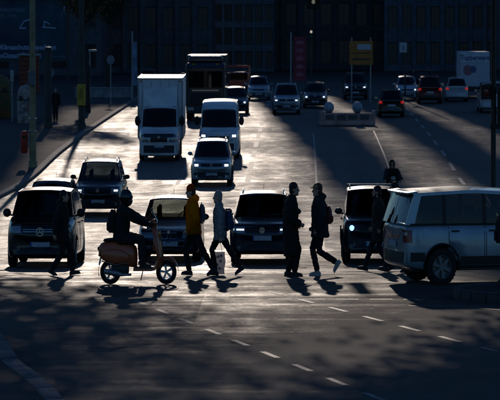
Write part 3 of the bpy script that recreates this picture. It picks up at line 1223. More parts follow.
def hand_parts(w, d, pn, f):
    """palm and five bent fingers leaving wrist w along d, palm facing pn"""
    w, d, pn = Vector(w), Vector(d).normalized(), Vector(pn)
    pn = (pn - d * pn.dot(d)).normalized()
    s = d.cross(pn).normalized()
    P = [('c', [w - d * .03 * f, w + d * .045 * f, w + d * .09 * f], [.024 * f, .033 * f, .034 * f])]
    for k, (o, ln) in enumerate(((-.033, .068), (-.011, .080), (.011, .076), (.032, .058))):
        b0 = w + d * .085 * f + s * o * f
        b1 = b0 + (d * .9 + pn * .35).normalized() * ln * .5 * f
        b2 = b1 + (d * .55 + pn * .85).normalized() * ln * .55 * f
        P.append(('c', [b0, b1, b2], [.0105 * f, .0098 * f, .0085 * f]))
    t0 = w + d * .025 * f - s * .03 * f
    t1 = t0 + (d * .7 - s * .6 + pn * .3).normalized() * .042 * f
    t2 = t1 + (d * .9 + pn * .5).normalized() * .032 * f
    P.append(('c', [t0, t1, t2], [.0135 * f, .0115 * f, .0095 * f]))
    return P


def make_person(label, S, cat='person'):
    """forward is +X, the person's left is +Y.  Built at the size f = height / 1.75"""
    f = S.get('h', 1.75) / 1.75
    V = lambda x, y, z: Vector((x, y, z)) * f
    root = empty('person')
    tag(root, label, cat, S.get('group'))
    sd_ = S.get('seed', 1)
    lean = S.get('lean', 0.03)
    hip = V(*S.get('hip', (0, 0, .93)))
    tors = lambda z: hip + V(lean * z / .5, 0, z)          # point on the spine at height z above the hip
    neck = tors(.53)
    head = neck + V(.035 + S.get('hx', 0), 0, .155 + S.get('hz', 0))
    hp = [hip + V(0, s * .085, -.02) for s in (1, -1)]
    sh = [tors(.47) + V(0, s * .175, 0) for s in (1, -1)]
    legs = S['legs']      # (ankle x, z, foot pitch) for left, right
    kn, an = [], []
    for i in (0, 1):
        l = legs[i]
        a = V(l[0], (.08 if i == 0 else -.08) if len(l) < 4 else l[3], l[1])
        k, a2 = ik(hp[i], a, .44 * f, .43 * f, S.get('kpole', (1, 0, .1)))
        kn.append(k)
        an.append(a2)
    el, wr = [], []
    for i in (0, 1):
        t = S['arms'][i]
        w = V(t[0], t[1], t[2])
        e, w2 = ik(sh[i], w, .30 * f, .27 * f, t[3] if len(t) > 3 else (-1, (.5 if i == 0 else -.5), -.2))
        el.append(e)
        wr.append(w2)
    yaw = S.get('yaw', 0)
    HM = Matrix.Rotation(yaw, 3, 'Z') @ Matrix.Rotation(S.get('nod', 0), 3, 'Y')
    hh = lambda x, y, z: head + HM @ V(x, y, z)
    B = []
    # head
    B.append(('e', head + HM @ V(-.008, 0, .025), tuple(f * q for q in (.098, .078, .102)), HM.to_4x4()))
    B.append(('e', hh(.028, 0, -.055), tuple(f * q for q in (.062, .058, .072)), HM.to_4x4()))
    B.append(('c', [hh(.085, 0, .01), hh(.108, 0, -.028)], [.012 * f, .016 * f]))
    B.append(('e', hh(.066, 0, .03), (.026 * f, .055 * f, .014 * f)))
    B.append(('e', hh(.072, 0, -.10), (.022 * f, .026 * f, .018 * f)))
    B.append(('e', hh(.082, 0, -.062), (.014 * f, .026 * f, .012 * f)))
    for s in (1, -1):
        B.append(('e', hh(-.01, s * .078, -.012), (.022 * f, .010 * f, .033 * f)))
    B.append(('c', [neck - V(0, 0, .06), neck + V(.01, 0, .02), head + V(-.01, 0, -.06)], [.062 * f, .055 * f, .055 * f]))
    # trunk, limbs (inside the clothes), hands
    B.append(('c', [hip + V(0, 0, -.06), tors(.12), tors(.30), tors(.45), tors(.52)], [(.15 * f, .10 * f), (.13 * f, .095 * f), (.155 * f, .11 * f), (.15 * f, .095 * f), (.07 * f, .06 * f)]))
    for i in (0, 1):
        B.append(('c', [sh[i], el[i], wr[i]], [.048 * f, .038 * f, .027 * f]))
        B.append(('c', [hp[i], kn[i], an[i]], [.075 * f, .05 * f, .035 * f]))
        d = (wr[i] - el[i]).normalized()
        if not S.get('gloves'):
            B += hand_parts(wr[i], S.get('hdir', [d, d])[i], S.get('palm', [(.3, -1, 0), (.3, 1, 0)])[i], f)
    blob('body', B, S.get('skin', SKIN), root, voxel=.0075 * f, sm=3)
    if S.get('gloves'):
        for i in (0, 1):
            d = (wr[i] - el[i]).normalized()
            blob('glove', hand_parts(wr[i], d, S.get('palm', [(.3, -1, 0), (.3, 1, 0)])[i], f * 1.12), C_BLK, root, voxel=.008, sm=2)
    for s in (1, -1):
        e = MB().sphere(hh(.077, s * .030, .006), .0105 * f, 10, 8).build('eye', M_EYE, root)
    MB().sphere(hh(.0935, 0, -.062), (.006 * f, .022 * f, .006 * f), 10, 6).build('mouth', M_LIP, root)
    # trousers
    T = []
    T.append(('c', [hip + V(0, 0, .10), hip + V(0, 0, 0), hip + V(0, 0, -.09)], [(.165 * f, .115 * f), (.175 * f, .125 * f), (.15 * f, .11 * f)]))
    lw = S.get('legw', 1.0)
    for i in (0, 1):
        lowd = (an[i] - kn[i]).normalized()
        T.append(('c', [hp[i] + V(0, 0, -.02), lerp(hp[i], kn[i], .5), kn[i], lerp(kn[i], an[i], .35), lerp(kn[i], an[i], .92)],
                  [.098 * f * lw, .088 * f * lw, .070 * f * lw, .066 * f * lw, .060 * f * lw]))
    blob('trousers', T, S.get('trousers', C_JEAN), root, voxel=.014, sm=3, wr=.020, wscale=8, seed=sd_)
    # shoes
    for i in (0, 1):
        pt = legs[i][2]
        fw = Vector((math.cos(pt), 0, math.sin(pt)))
        dn = Vector((math.sin(pt), 0, -math.cos(pt)))
        a = an[i]
        SP = [('c', [a + dn * .045 * f - fw * .04 * f, a + dn * .05 * f + fw * .06 * f, a + dn * .06 * f + fw * .15 * f], [.042 * f, .045 * f, .033 * f]),
              ('c', [a, a + dn * .05 * f], [.048 * f, .045 * f]),
              ('b', tuple(a + dn * .085 * f + fw * .055 * f), (.28 * f, .085 * f, .02 * f), (0, 0, -pt))]
        blob('shoe', SP, S.get('shoes', C_SHOE), root, voxel=.009, sm=2)
    # coat or jacket
    hem = S.get('hem', .76)       # height of the hem
    puf = S.get('puff', 1.0)
    fl = S.get('flare', 1.0)
    J = []
    hb = hip.z / f
    zs = [(hem, (.195 * fl, .150 * fl)), (lerp(hem, hb, .5), (.19, .145)), (hb + .08, (.178, .135)), (hb + .25, (.19, .140)), (hb + .40, (.19, .128)), (hb + .50, (.12, .095)), (hb + .55, (.075, .08))]
    pts, rs = [], []
    for z, (a, b) in zs:
        base = hip if z < hb else tors(z - hb)
        pts.append(Vector((base.x + (S.get('sway', 0) * f * max(0, hb - z)), 0, z * f)))
        rs.append((a * f * puf, b * f * puf))
    J.append(('c', pts, rs))
    for i in (0, 1):
        J.append(('c', [sh[i] + V(0, 0, -.005), lerp(sh[i], el[i], .5), el[i], lerp(el[i], wr[i], .5), lerp(el[i], wr[i], .96)],
                  [.082 * f * puf, .074 * f * puf, .066 * f * puf, .060 * f * puf, .052 * f * puf]))
        J.append(('c', [tors(.50), sh[i]], [.07 * f, .08 * f * puf]))
    if S.get('hood'):
        J.append(('e', neck + V(-.075, 0, .03), (.09 * f, .12 * f, .075 * f)))
    J.append(('c', [neck + V(-.005, 0, -.05), neck + V(.005, 0, .055)], [(.088 * f, .09 * f), (.078 * f, .08 * f)]))
    jk = blob(S.get('jname', 'jacket'), J, S.get('jacket', C_BLK), root, voxel=.013, sm=3, wr=.026 * S.get('wrk', 1), wscale=6.5, seed=sd_ + 5)
    # hair / hat
    if S.get('hair'):
        HP = [('e', hh(-.022, 0, .045), tuple(f * q for q in (.100, .087, .098)), HM.to_4x4()), ('e', hh(-.055, 0, -.02), tuple(f * q for q in (.062, .080, .085)), HM.to_4x4())]
        if S.get('longhair'):
            HP.append(('c', [hh(-.05, 0, -.02), hh(-.06, 0, -.12)], [(.085 * f, .06 * f), (.08 * f, .05 * f)]))
        blob('hair', HP, S['hair'], root, voxel=.008, sm=1, wr=.006, wscale=30)
    if S.get('beard'):
        blob('beard', [('e', hh(.045, 0, -.095), (.055 * f, .055 * f, .045 * f)), ('c', [hh(.02, .058, -.03), hh(.05, .04, -.09)], [.016 * f, .02 * f]), ('c', [hh(.02, -.058, -.03), hh(.05, -.04, -.09)], [.016 * f, .02 * f])], S['beard'], root, voxel=.007, sm=1)
    hat = S.get('hat')
    if hat == 'beanie':
        blob('beanie', [('e', hh(-.012, 0, .062), tuple(f * q for q in (.108, .092, .095)), HM.to_4x4()), ('c', [hh(-.014, 0, .02), hh(-.012, 0, .06)], [(.090 * f, .108 * f), (.091 * f, .110 * f)]),
                        ('e', hh(-.06, 0, .0), (.05 * f, .07 * f, .06 * f))], S['hatm'], root, voxel=.008, sm=2, wr=.004, wscale=25)
    elif hat == 'cap':
        blob('cap', [('e', hh(-.008, 0, .055), tuple(f * q for q in (.106, .088, .080)), HM.to_4x4()), ('e', hh(.105, 0, .045), (.062 * f, .07 * f, .010 * f))], S['hatm'], root, voxel=.007, sm=1)
    elif hat == 'helmet':
        hl = blob('helmet', [('e', hh(0, 0, .02), (.150 * f, .135 * f, .150 * f)), ('e', hh(.02, 0, -.05), (.135 * f, .118 * f, .11 * f))], mat('black helmet', (.012, .012, .013), .3, coat=.5), root, voxel=.01, sm=3)
        blob('visor', [('e', hh(.045, 0, .02), (.118 * f, .125 * f, .06 * f))], mat('smoked visor', (.02, .02, .022), .1, coat=.6), hl, voxel=.01, sm=2)
    elif hat == 'hood':
        blob('hood', [('e', hh(-.03, 0, .02), (.115 * f, .108 * f, .135 * f)), ('c', [hh(-.04, 0, -.08), neck + V(-.03, 0, -.02)], [.10 * f, .10 * f])], S['hatm'], root, voxel=.011, sm=3)
    return root


def backpack(label, m, f=1.0, size=(.17, .30, .46), straps=True):
    """built hanging behind a wearer who faces +X; origin at the middle of its back panel"""
    d, w, h = size
    r = empty('backpack')
    tag(r, label, 'backpack')
    blob('bag_body', [('c', [(-.03, 0, -h * .40), (-d * .55, 0, -h * .30), ], [.05, .05]),
                      ('c', [(-d * .45, 0, -h * .42), (-d * .5, 0, -h * .1), (-d * .45, 0, h * .25), (-d * .35, 0, h * .42)], [(w * .46, d * .48), (w * .5, d * .55), (w * .46, d * .48), (w * .25, d * .25)])], m, r, voxel=.014, sm=4, wr=.01, wscale=8)
    blob('front_pocket', [('c', [(-d * .98, 0, -h * .36), (-d * 1.02, 0, -h * .05)], [(w * .36, .035), (w * .34, .03)])], m, r, voxel=.012, sm=3)
    for s in (1, -1):
        mb = MB()
        mb.tube([(-.02, s * .09, h * .38), (.06, s * .105, h * .46), (.17, s * .12, h * .36), (.215, s * .13, h * .1), (.17, s * .15, -h * .25), (-.02, s * .14, -h * .40)], (.026, .007), 8)
        if straps:
            mb.build('shoulder_strap', m, r)
    MB().tube([(-.03, -.05, h * .42), (-.05, -.03, h * .50), (-.05, .03, h * .50), (-.03, .05, h * .42)], .01, 6).build('carry_loop', m, r)
    return r

# ------------------------------------------------------------------ vehicles waiting at the lights
def put(o, x, y, head=0.0, label=None, cat=None, group=None, **kw):
    y = y[0] * F + y[1] if isinstance(y, tuple) else y * F
    place(o, x, y, head, **kw)
    if label:
        tag(o, label, cat, group)
    return o


FAR = 'far traffic'
vanA = v = make_car('van', van(W=1.84, H=1.72, hood=.98, cowl=1.16, belt=1.12, badge=.80, mirror=1.20, mirror_size=(.11, .10)), P_BLACK, lit=None, badge=badge_star(1.15), glass=M_GLD)
put(v, -7.0, (53.2, 2.5), 0, 'black people carrier van with star emblem waiting at the left by the kerb', 'van', 'waiting vehicles')
v = make_car('estate_car', sedan(H=1.42, W=1.80, hood=.76, cowl=.92, belt=.96, L=4.6, yr=4.1, ye=4.5), P_BLACK, glass=M_GLD, badge=badge_disc())
put(v, -8.5, (66.5, 2.3), 0, 'black car half hidden directly behind the van with star emblem', 'car', 'waiting vehicles')
suvA = make_car('sport_utility_car', suv(W=1.84, H=1.66), P_NAVY, lit=M_LIT, badge=badge_vw(), rim=M_RIM, glass=M_GLM)
put(suvA, -7.55, (73.6, 2.2), 0, 'dark blue sport utility car with two lit headlamps following in the left lane', 'car', 'waiting vehicles')
v = make_car('estate_car', sedan(W=1.77, H=1.45), P_NAVY, badge=badge_disc(.9))
put(v, -3.72, (55.5, 2.3), 0, 'dark blue saloon car with twin kidney grille stopped behind the scooter', 'car', 'waiting vehicles')
v = make_car('sport_utility_car', suv(W=1.76, H=1.60, beam=(.9, .22), front=[('grille', Q(-.52, .52, .74, .84), M_BLACK, NU), ('grille_bar', Q(-.52, .52, .85, .865), M_CHROME, NU),
             ('lower_intake', Q(-.66, .66, .33, .52, -.03, .03), M_BLACK, NU)], plate=.60, badge=.78), P_NAVY, lit=M_DRL, badge=badge_vw(1.15), glass=M_GLD)
put(v, -1.1, (54.7, 2.2), 0, 'dark car with slim white running lights between the crossing pedestrians', 'car', 'waiting vehicles')
v = make_car('boxy_car', suv(W=1.80, H=1.70, L=4.2, hood=1.0, cowl=1.12, belt=1.12, yc=1.15, ya=1.62, yr=3.8, ye=4.12, splits=[2.3, 3.2], doors=[(1.25, 2.26), (2.34, 3.15)], fa=.8, ra=3.3, wt=.80,
             front2=[('fog_light', Q(.66, .82, .44, .52), M_BLACK, NU)], round_lamps=(.70, .82, .082), lit_side=-1, cross=True, rail_mat=M_BLACK, badge=.9,
             front=[('grille', Q(-.48, .48, .72, .88), M_BLACK, NU), ('lower_intake', Q(-.6, .6, .36, .52), M_BLACK, NU)]), P_NAVY, lit=M_LITB, badge=badge_disc(), glass=M_GLD)
put(v, 2.0, (55.0, 2.1), 0, 'dark boxy car with one round bluish headlamp shining and bars on its roof', 'car', 'waiting vehicles')
suvB = make_car('sport_utility_car', suv(W=1.84, H=1.66, beam=(.5, .5)), P_SILVB, lit=M_LIT, badge=badge_vw(), glass=M_GLD)
put(suvB, -4.05, (89, 2.2), 0, 'silver blue sport utility car with lit headlamps in front of the white van', 'car', 'waiting vehicles')

# silver off-roader turning at the right, seen from its rear flank
fl = make_car('off_road_car', suv(L=4.55, W=1.92, H=1.86, hood=1.10, cowl=1.20, belt=1.22, yc=1.32, ya=1.85, yr=4.22, ye=4.46, fa=.90, ra=3.58, wr=.365, clear=.27, wt=.84, wb=.93, dpil=.20,
              splits=[2.5, 3.5], doors=[(1.42, 2.47), (2.53, 3.40)], handle_mat=M_BLACK, mirror=1.32, mirror_size=(.13, .10), mirror_mat=M_BLACK, nose=.10,
              rear2=[('tail_light', Q(.70, .905, .85, 1.10), 'TAIL', NU), ('lamp_lens', Q(.74, .87, .99, 1.05), M_LAMP, dict(nu=4, nv=3, off=.014))], rear=[('rear_bumper', Q(-.875, .875, .44, .66), M_CLAD, NU), ('tailgate_trim', Q(-.45, .45, .93, .99), M_CHROME, NU)],
              sidep=[('tail_light', [(4.30, .85), (4.47, .85), (4.47, 1.10), (4.30, 1.10)], M_TAIL, s, dict(nu=4, nv=4)) for s in 'LR'] +
                    [('lower_cladding', [(1.36, .40), (3.12, .40), (3.12, .57), (1.36, .57)], M_CLAD, s, dict(nu=10, nv=1, off=.012)) for s in 'LR'] +
                    [('rear_bumper_side', [(4.00, .48), (4.455, .48), (4.455, .66), (4.00, .66)], M_CLAD, s, dict(nu=4, nv=2)) for s in 'LR'] +
                    [('fuel_flap', [(3.86, .95), (4.04, .95), (4.04, 1.11), (3.86, 1.11)], P_SILVB, s, dict(nu=2, nv=2)) for s in 'R'] +
                    [('side_vent', [(1.12, .88), (1.30, .88), (1.30, 1.02), (1.12, 1.02)], M_BLACK, s, dict(nu=2, nv=2)) for s in 'LR'], rplate=.80, spokes=6, rails=False, antenna=False, spoiler=True), P_SILVB, glass=M_GLM, rim=mat('worn alloy rim', (.20, .21, .22), .45, metal=.5), tail=M_TAIL)
put(fl, 4.25, 47.6, R(90 + 17), 'silver blue off-road car seen from its rear side at the right edge', 'car')

# ---- far vehicles
pv = make_car('panel_van', van(L=5.6, W=2.05, H=2.32, hood=1.10, cowl=1.32, belt=1.30, yc=.95, ya=1.70, zA=2.0, roof=[(2.1, 2.25), (2.5, 2.32)], zR=2.28, yr=5.5, ye=5.55, zwin=1.95, splits=[2.5, 4.0],
              doors=[(1.3, 2.45), (2.6, 4.0)], opaque_from=1, rear_opaque=True, fa=1.0, ra=4.3, wr=.36, wt=.84, mirror=1.55, mirror_size=(.13, .2), plate=.62, badge=.98,
              front=[('grille', Q(-.5, .5, .78, .96), M_BLACK, NU), ('bumper', Q(-.85, .85, .36, .66), M_CLAD, NU)], front2=[('headlight', Q(.56, .92, .82, 1.12, .03, .02), 'LAMP', NU)], beam=(.5, .3)), P_WHITE, lit=M_LIT, badge=badge_disc(1.4), glass=M_GLD)
put(pv, -4.2, (100.4, 2.8), 0, 'white high-roof panel van behind the silver blue car', 'van', 'waiting vehicles', wheelbase=3.3)

tk = make_car('box_truck', van(L=2.35, LB=2.3, W=2.02, H=2.22, hood=1.16, cowl=1.42, belt=1.42, yc=.85, ya=1.45, zA=2.12, roof=[(1.8, 2.22)], zR=2.22, yr=2.15, ye=2.28, splits=[], doors=[(1.1, 2.15)], fa=.95, ra=9, wr=.36, wt=.86, norear=True,
              mirror=1.62, mirror_size=(.14, .22), plate=.62, badge=1.0, seats=[1.75], front=[('grille', Q(-.42, .42, .80, .98), M_BLACK, NU), ('hood_band', Q(-.84, .84, .985, 1.15), P_NAVY, dict(nu=12, nv=6, off=.010)), ('bumper', Q(-.88, .88, .34, .66), M_CLAD, NU), ('lower_intake', Q(-.5, .5, .40, .56), M_BLACK, dict(nu=10, nv=3, off=.012))],
              front2=[('headlight', Q(.50, .90, .78, 1.10, .06, .02), 'LAMP', NU)]), P_WHITE, badge=badge_disc(1.5), glass=M_GLD)
for c in [c for c in tk.children if c.name.startswith('wheel') and c.location.y > 3]:
    for d in list(c.children):
        bpy.data.objects.remove(d)
    bpy.data.objects.remove(c)
y0 = -2.35 / 2
for s in (-1, 1):
    make_wheel(tk, s * .86, y0 + 4.3, .36, .24, s, M_RIM)
MB().box((0, y0 + 3.9, .62), (1.0, 4.4, .2)).build('chassis', M_BLACK, tk, smooth=False)
MB().box((0, y0 + 6.03, 2.0), (2.1, .06, 2.2)).build('rear_door', mat('grey roller door', (.22, .23, .24), .6), tk, smooth=False)
bx = MB().box((0, y0 + 3.95, 2.11), (2.26, 4.1, 2.54)).build('cargo_box', mat('white box panel', (.72, .74, .77), .5, var=.08, scale=1.2), tk, smooth=False, bevel=.05)
for s in (-1, 1):
    MB().box((s * 1.12, y0 + 1.885, 2.06), (.05, .03, 2.40)).build('corner_rail', M_STEEL, bx, smooth=False, bevel=.006)
    MB().box((s * 1.12, y0 + 3.95, 3.375), (.06, 4.1, .05)).build('roof_edge_rail', M_STEEL, bx, smooth=False, bevel=.006)
MB().box((0, y0 + 1.885, 3.36), (2.2, .03, .06)).build('roof_edge_rail', M_STEEL, bx, smooth=False, bevel=.006)
MB().box((0, y0 + 3.95, .80), (2.2, 4.05, .07)).build('box_floor', M_STEEL, bx, smooth=False)
for k in range(5):
    MB().box((-.9 + k * .45, y0 + 1.893, 2.2), (.012, .012, 2.1)).build('panel_seam', M_STEEL, bx, smooth=False)
for s in (-1, 1):
    MB().box((s * .98, y0 + 1.88, 3.26), (.12, .04, .05)).build('marker_lamp', M_AMB, bx, smooth=False, bevel=.008)
wd = MB()
wd.slab(lambda u, t: Vector((lerp(-.85, .85, u), y0 + lerp(1.62, 1.90, t ** .8), 2.22 + .80 * t)), 6, 8, (0, .05, 0))
wd.build('wind_deflector', P_WHITE, tk, ang=80)
put(tk, -7.15, (99.5, 1.2), 0, 'white box truck with dark band above its grille in the left lane', 'truck', 'waiting vehicles', wheelbase=3.3)

# dark blue lorry behind
lo = empty('lorry')
lb_ = MB()
lb_.box((0, .95, 1.75), (2.5, 1.9, 2.6)).build('cab', P_NAVY, lo, smooth=False, bevel=.12)
MB().slab(lambda u, t: Vector((lerp(-1.08, 1.08, u), -.015 - .05 * (1 - (2 * u - 1) ** 2), lerp(1.75, 2.62, t))), 8, 2, (0, .02, 0)).build('windscreen', M_GLD, lo)
MB().box((0, -.03, 1.15), (1.9, .06, .62)).build('grille', M_BLACK, lo, smooth=False, bevel=.03)
MB().box((0, -.07, 1.60), (1.7, .04, .05)).build('grille_bar', M_CHROME, lo, smooth=False)
MB().box((0, -.06, .55), (2.45, .2, .38)).build('bumper', P_NAVY, lo, smooth=False, bevel=.05)
MB().slab(lambda u, t: Vector((lerp(-1.15, 1.15, u), lerp(-.25, .02, t), lerp(2.78, 3.0, t))), 2, 2, (0, .02, .03)).build('sun_visor', P_NAVY, lo)
MB().box((0, .9, 3.22), (2.2, 1.4, .4)).build('roof_fairing', P_NAVY, lo, smooth=False, bevel=.14)
MB().box((0, 5.3, 2.1), (2.5, 6.2, 2.7)).build('cargo_body', P_NAVY, lo, smooth=False, bevel=.04)
MB().box((0, 4.0, .7), (.9, 7.2, .25)).build('chassis', M_BLACK, lo, smooth=False)
for s in (-1, 1):
    MB().box((s * .95, -.16, .62), (.4, .05, .18)).build('headlight', M_LAMP, lo, smooth=False, bevel=.02)
    mm = MB()
    mm.box((s * 1.42, .05, 2.25), (.22, .12, .55))
    mm.tube([(s * 1.2, .1, 2.6), (s * 1.42, .08, 2.6)], .02, 6)
    mm.build('wing_mirror', M_BLACK, lo, smooth=False)
    for yy in (1.1, 5.6, 6.8):
        make_wheel(lo, s * 1.08, yy, .48, .3, s, M_RIMD)
    MB().box((s * .75, .0, 2.98), (.22, .1, .09)).build('marker_lamp', M_AMB, lo, smooth=False)
put(lo, -6.15, 127, 0, 'dark blue lorry with sun visor standing behind the white box truck', 'truck', FAR, wheelbase=0)


def far_car(src, x, y, head, label, cat='car', pm=None, tail=None, lamp=None):
    o = copy_tree(src)
    if pm or tail or lamp:
        def rec(q):
            for c in q.children:
                rec(c)
                if c.type != 'MESH':
                    continue
                mm = c.data.materials[0] if c.data.materials else None
                new = None
                if pm and mm and mm.name in paints:
                    new = pm
                elif tail and c.name.startswith('tail_light'):
                    new = tail
                elif lamp and c.name.startswith('beam'):
                    new = lamp
                if new:
                    c.data = c.data.copy()
                    c.data.materials[0] = new
        rec(o)
    put(o, x, y, head, label, cat, FAR)
    return o


paints = {p.name for p in (P_BLACK, P_NAVY, P_BLUE, P_SILVB, P_SILV, P_WHITE, P_OFFW, P_RED, P_GREEN, P_GREY)}
hb = make_car('small_car', hatch(), P_NAVY, lit=M_LIT, badge=badge_disc(), glass=M_GLD)
put(hb, -4.45, (133, 2), 0, 'dark green car with lit headlamps beside the dark lorry', 'car', FAR)
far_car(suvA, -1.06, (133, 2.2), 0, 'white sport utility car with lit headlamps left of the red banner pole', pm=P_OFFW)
far_car(hb, .9, (140, 2), 0, 'dark car with lit headlamps right of the red banner', pm=P_BLACK)
far_car(suvA, 4.05, (152, 2), 0, 'dark car with lit headlamps below the yellow sign', pm=P_NAVY)
far_car(hb, -3.3, 152, 0, 'grey blue car partly hidden beside the red vehicle', pm=P_SILV, lamp=M_LAMP)
far_car(hb, 5.8, (130, 2), math.pi, 'black car driving away with red tail lamps on the opposite carriageway', pm=P_BLACK, tail=M_TAILON)
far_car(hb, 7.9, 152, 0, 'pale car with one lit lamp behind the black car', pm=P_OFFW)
far_car(suvA, 9.3, 147, math.pi, 'dark red car seen from behind with red tail lamps', pm=P_RED, tail=M_TAILON)
far_car(vanA, 9.4, 158, math.pi, 'dark high vehicle standing ahead of the dark red car', 'van', pm=P_BLACK)
far_car(hb, 11.5, 150, math.pi, 'white small car seen from behind beside the billboard truck', pm=P_OFFW, tail=M_TAILON)
far_car(vanA, 12.85, 136, math.pi, 'pale delivery van seen from behind at the right edge', 'van', pm=P_OFFW)
far_car(suvA, -20.4, 126, R(180), 'silver car parked at the far left behind the bottle banks', pm=P_SILV)
far_car(hb, -12.9, 168, R(180), 'dark car parked far down by the left kerb', pm=P_GREY)

# red vehicle behind the green car: a flat-bed recovery truck with an open red frame
rt = empty('recovery_truck')
MB().box((0, .8, 1.02), (1.9, 1.6, 1.1)).build('cab', P_BRED, rt, smooth=False, bevel=.12)
MB().slab(lambda u, t: Vector((lerp(-.85, .85, u), -.012, lerp(1.06, 1.5, t))), 2, 2, (0, .02, 0)).build('windscreen', M_GLD, rt)
fr_ = MB()
fr_.tube([(-1.0, 1.7, .7), (-1.0, 1.7, 1.92), (1.0, 1.7, 1.92), (1.0, 1.7, .7)], .10, 8)
fr_.build('loading_frame', P_BRED, rt)
MB().box((0, 3.6, .95), (2.1, 4.2, .16)).build('flat_bed', M_STEEL, rt, smooth=False)
MB().box((0, -.03, .52), (1.9, .12, .22)).build('bumper', M_BLACK, rt, smooth=False, bevel=.03)
for s in (-1, 1):
    MB().box((s * .75, -.03, .8), (.24, .08, .16)).build('headlight', M_LAMP, rt, smooth=False, bevel=.02)
    MB().box((s * .75, .4, 1.6), (.2, .2, .1)).build('beacon', M_AMB, rt, smooth=False, bevel=.03)
    for yy in (.9, 4.4):
        make_wheel(rt, s * .85, yy, .38, .24, s, M_RIMD)
put(rt, -5.2, 158, 0, 'orange red truck with a tall open frame behind the green car', 'truck', FAR, wheelbase=0)

# white lorry at the right with lettering on its back
wl = empty('lorry')
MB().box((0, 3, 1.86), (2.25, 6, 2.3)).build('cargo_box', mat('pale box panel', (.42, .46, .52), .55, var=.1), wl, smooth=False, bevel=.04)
MB().box((0, -.02, 2.62), (2.1, .03, .56)).build('sign_panel', mat('pale sign panel', (.50, .54, .60), .5), wl, smooth=False)
text('lettering', 'Tupperware', .44, mat('blue lettering', (.03, .06, .14), .6), wl, (0, -.042, 2.50), align='CENTER', bold=.008)
MB().lathe([(.001, -.03), (.34, -.03), (.34, .02), (.001, .02)], c=(-.55, -.01, 1.85), axis='Y', n=24).build('round_emblem', mat('faded red print', (.30, .12, .14), .6), wl)
MB().lathe([(.001, -.04), (.22, -.04), (.22, .02), (.001, .02)], c=(-.15, -.01, 1.9), axis='Y', n=24).build('round_emblem', mat('faded blue print', (.06, .09, .2), .6), wl)
MB().box((0, .0, .75), (2.3, .1, .12)).build('bumper', M_BLACK, wl, smooth=False)
MB().box((0, 3.5, .6), (.9, 7, .22)).build('chassis', M_BLACK, wl, smooth=False)
MB().box((0, 7.0, 1.5), (2.2, 1.7, 1.9)).build('cab', P_OFFW, wl, smooth=False, bevel=.1)
for s in (-1, 1):
    MB().box((s * .95, -.04, .9), (.3, .06, .14)).build('tail_light', M_TAIL, wl, smooth=False)
    for yy in (1.6, 6.9):
        make_wheel(wl, s * 1.05, yy, .46, .28, s, M_RIMD)
put(wl, 13.2, 153, 0, 'pale lorry with blue lettering across its tall back panel', 'truck', FAR, wheelbase=0)

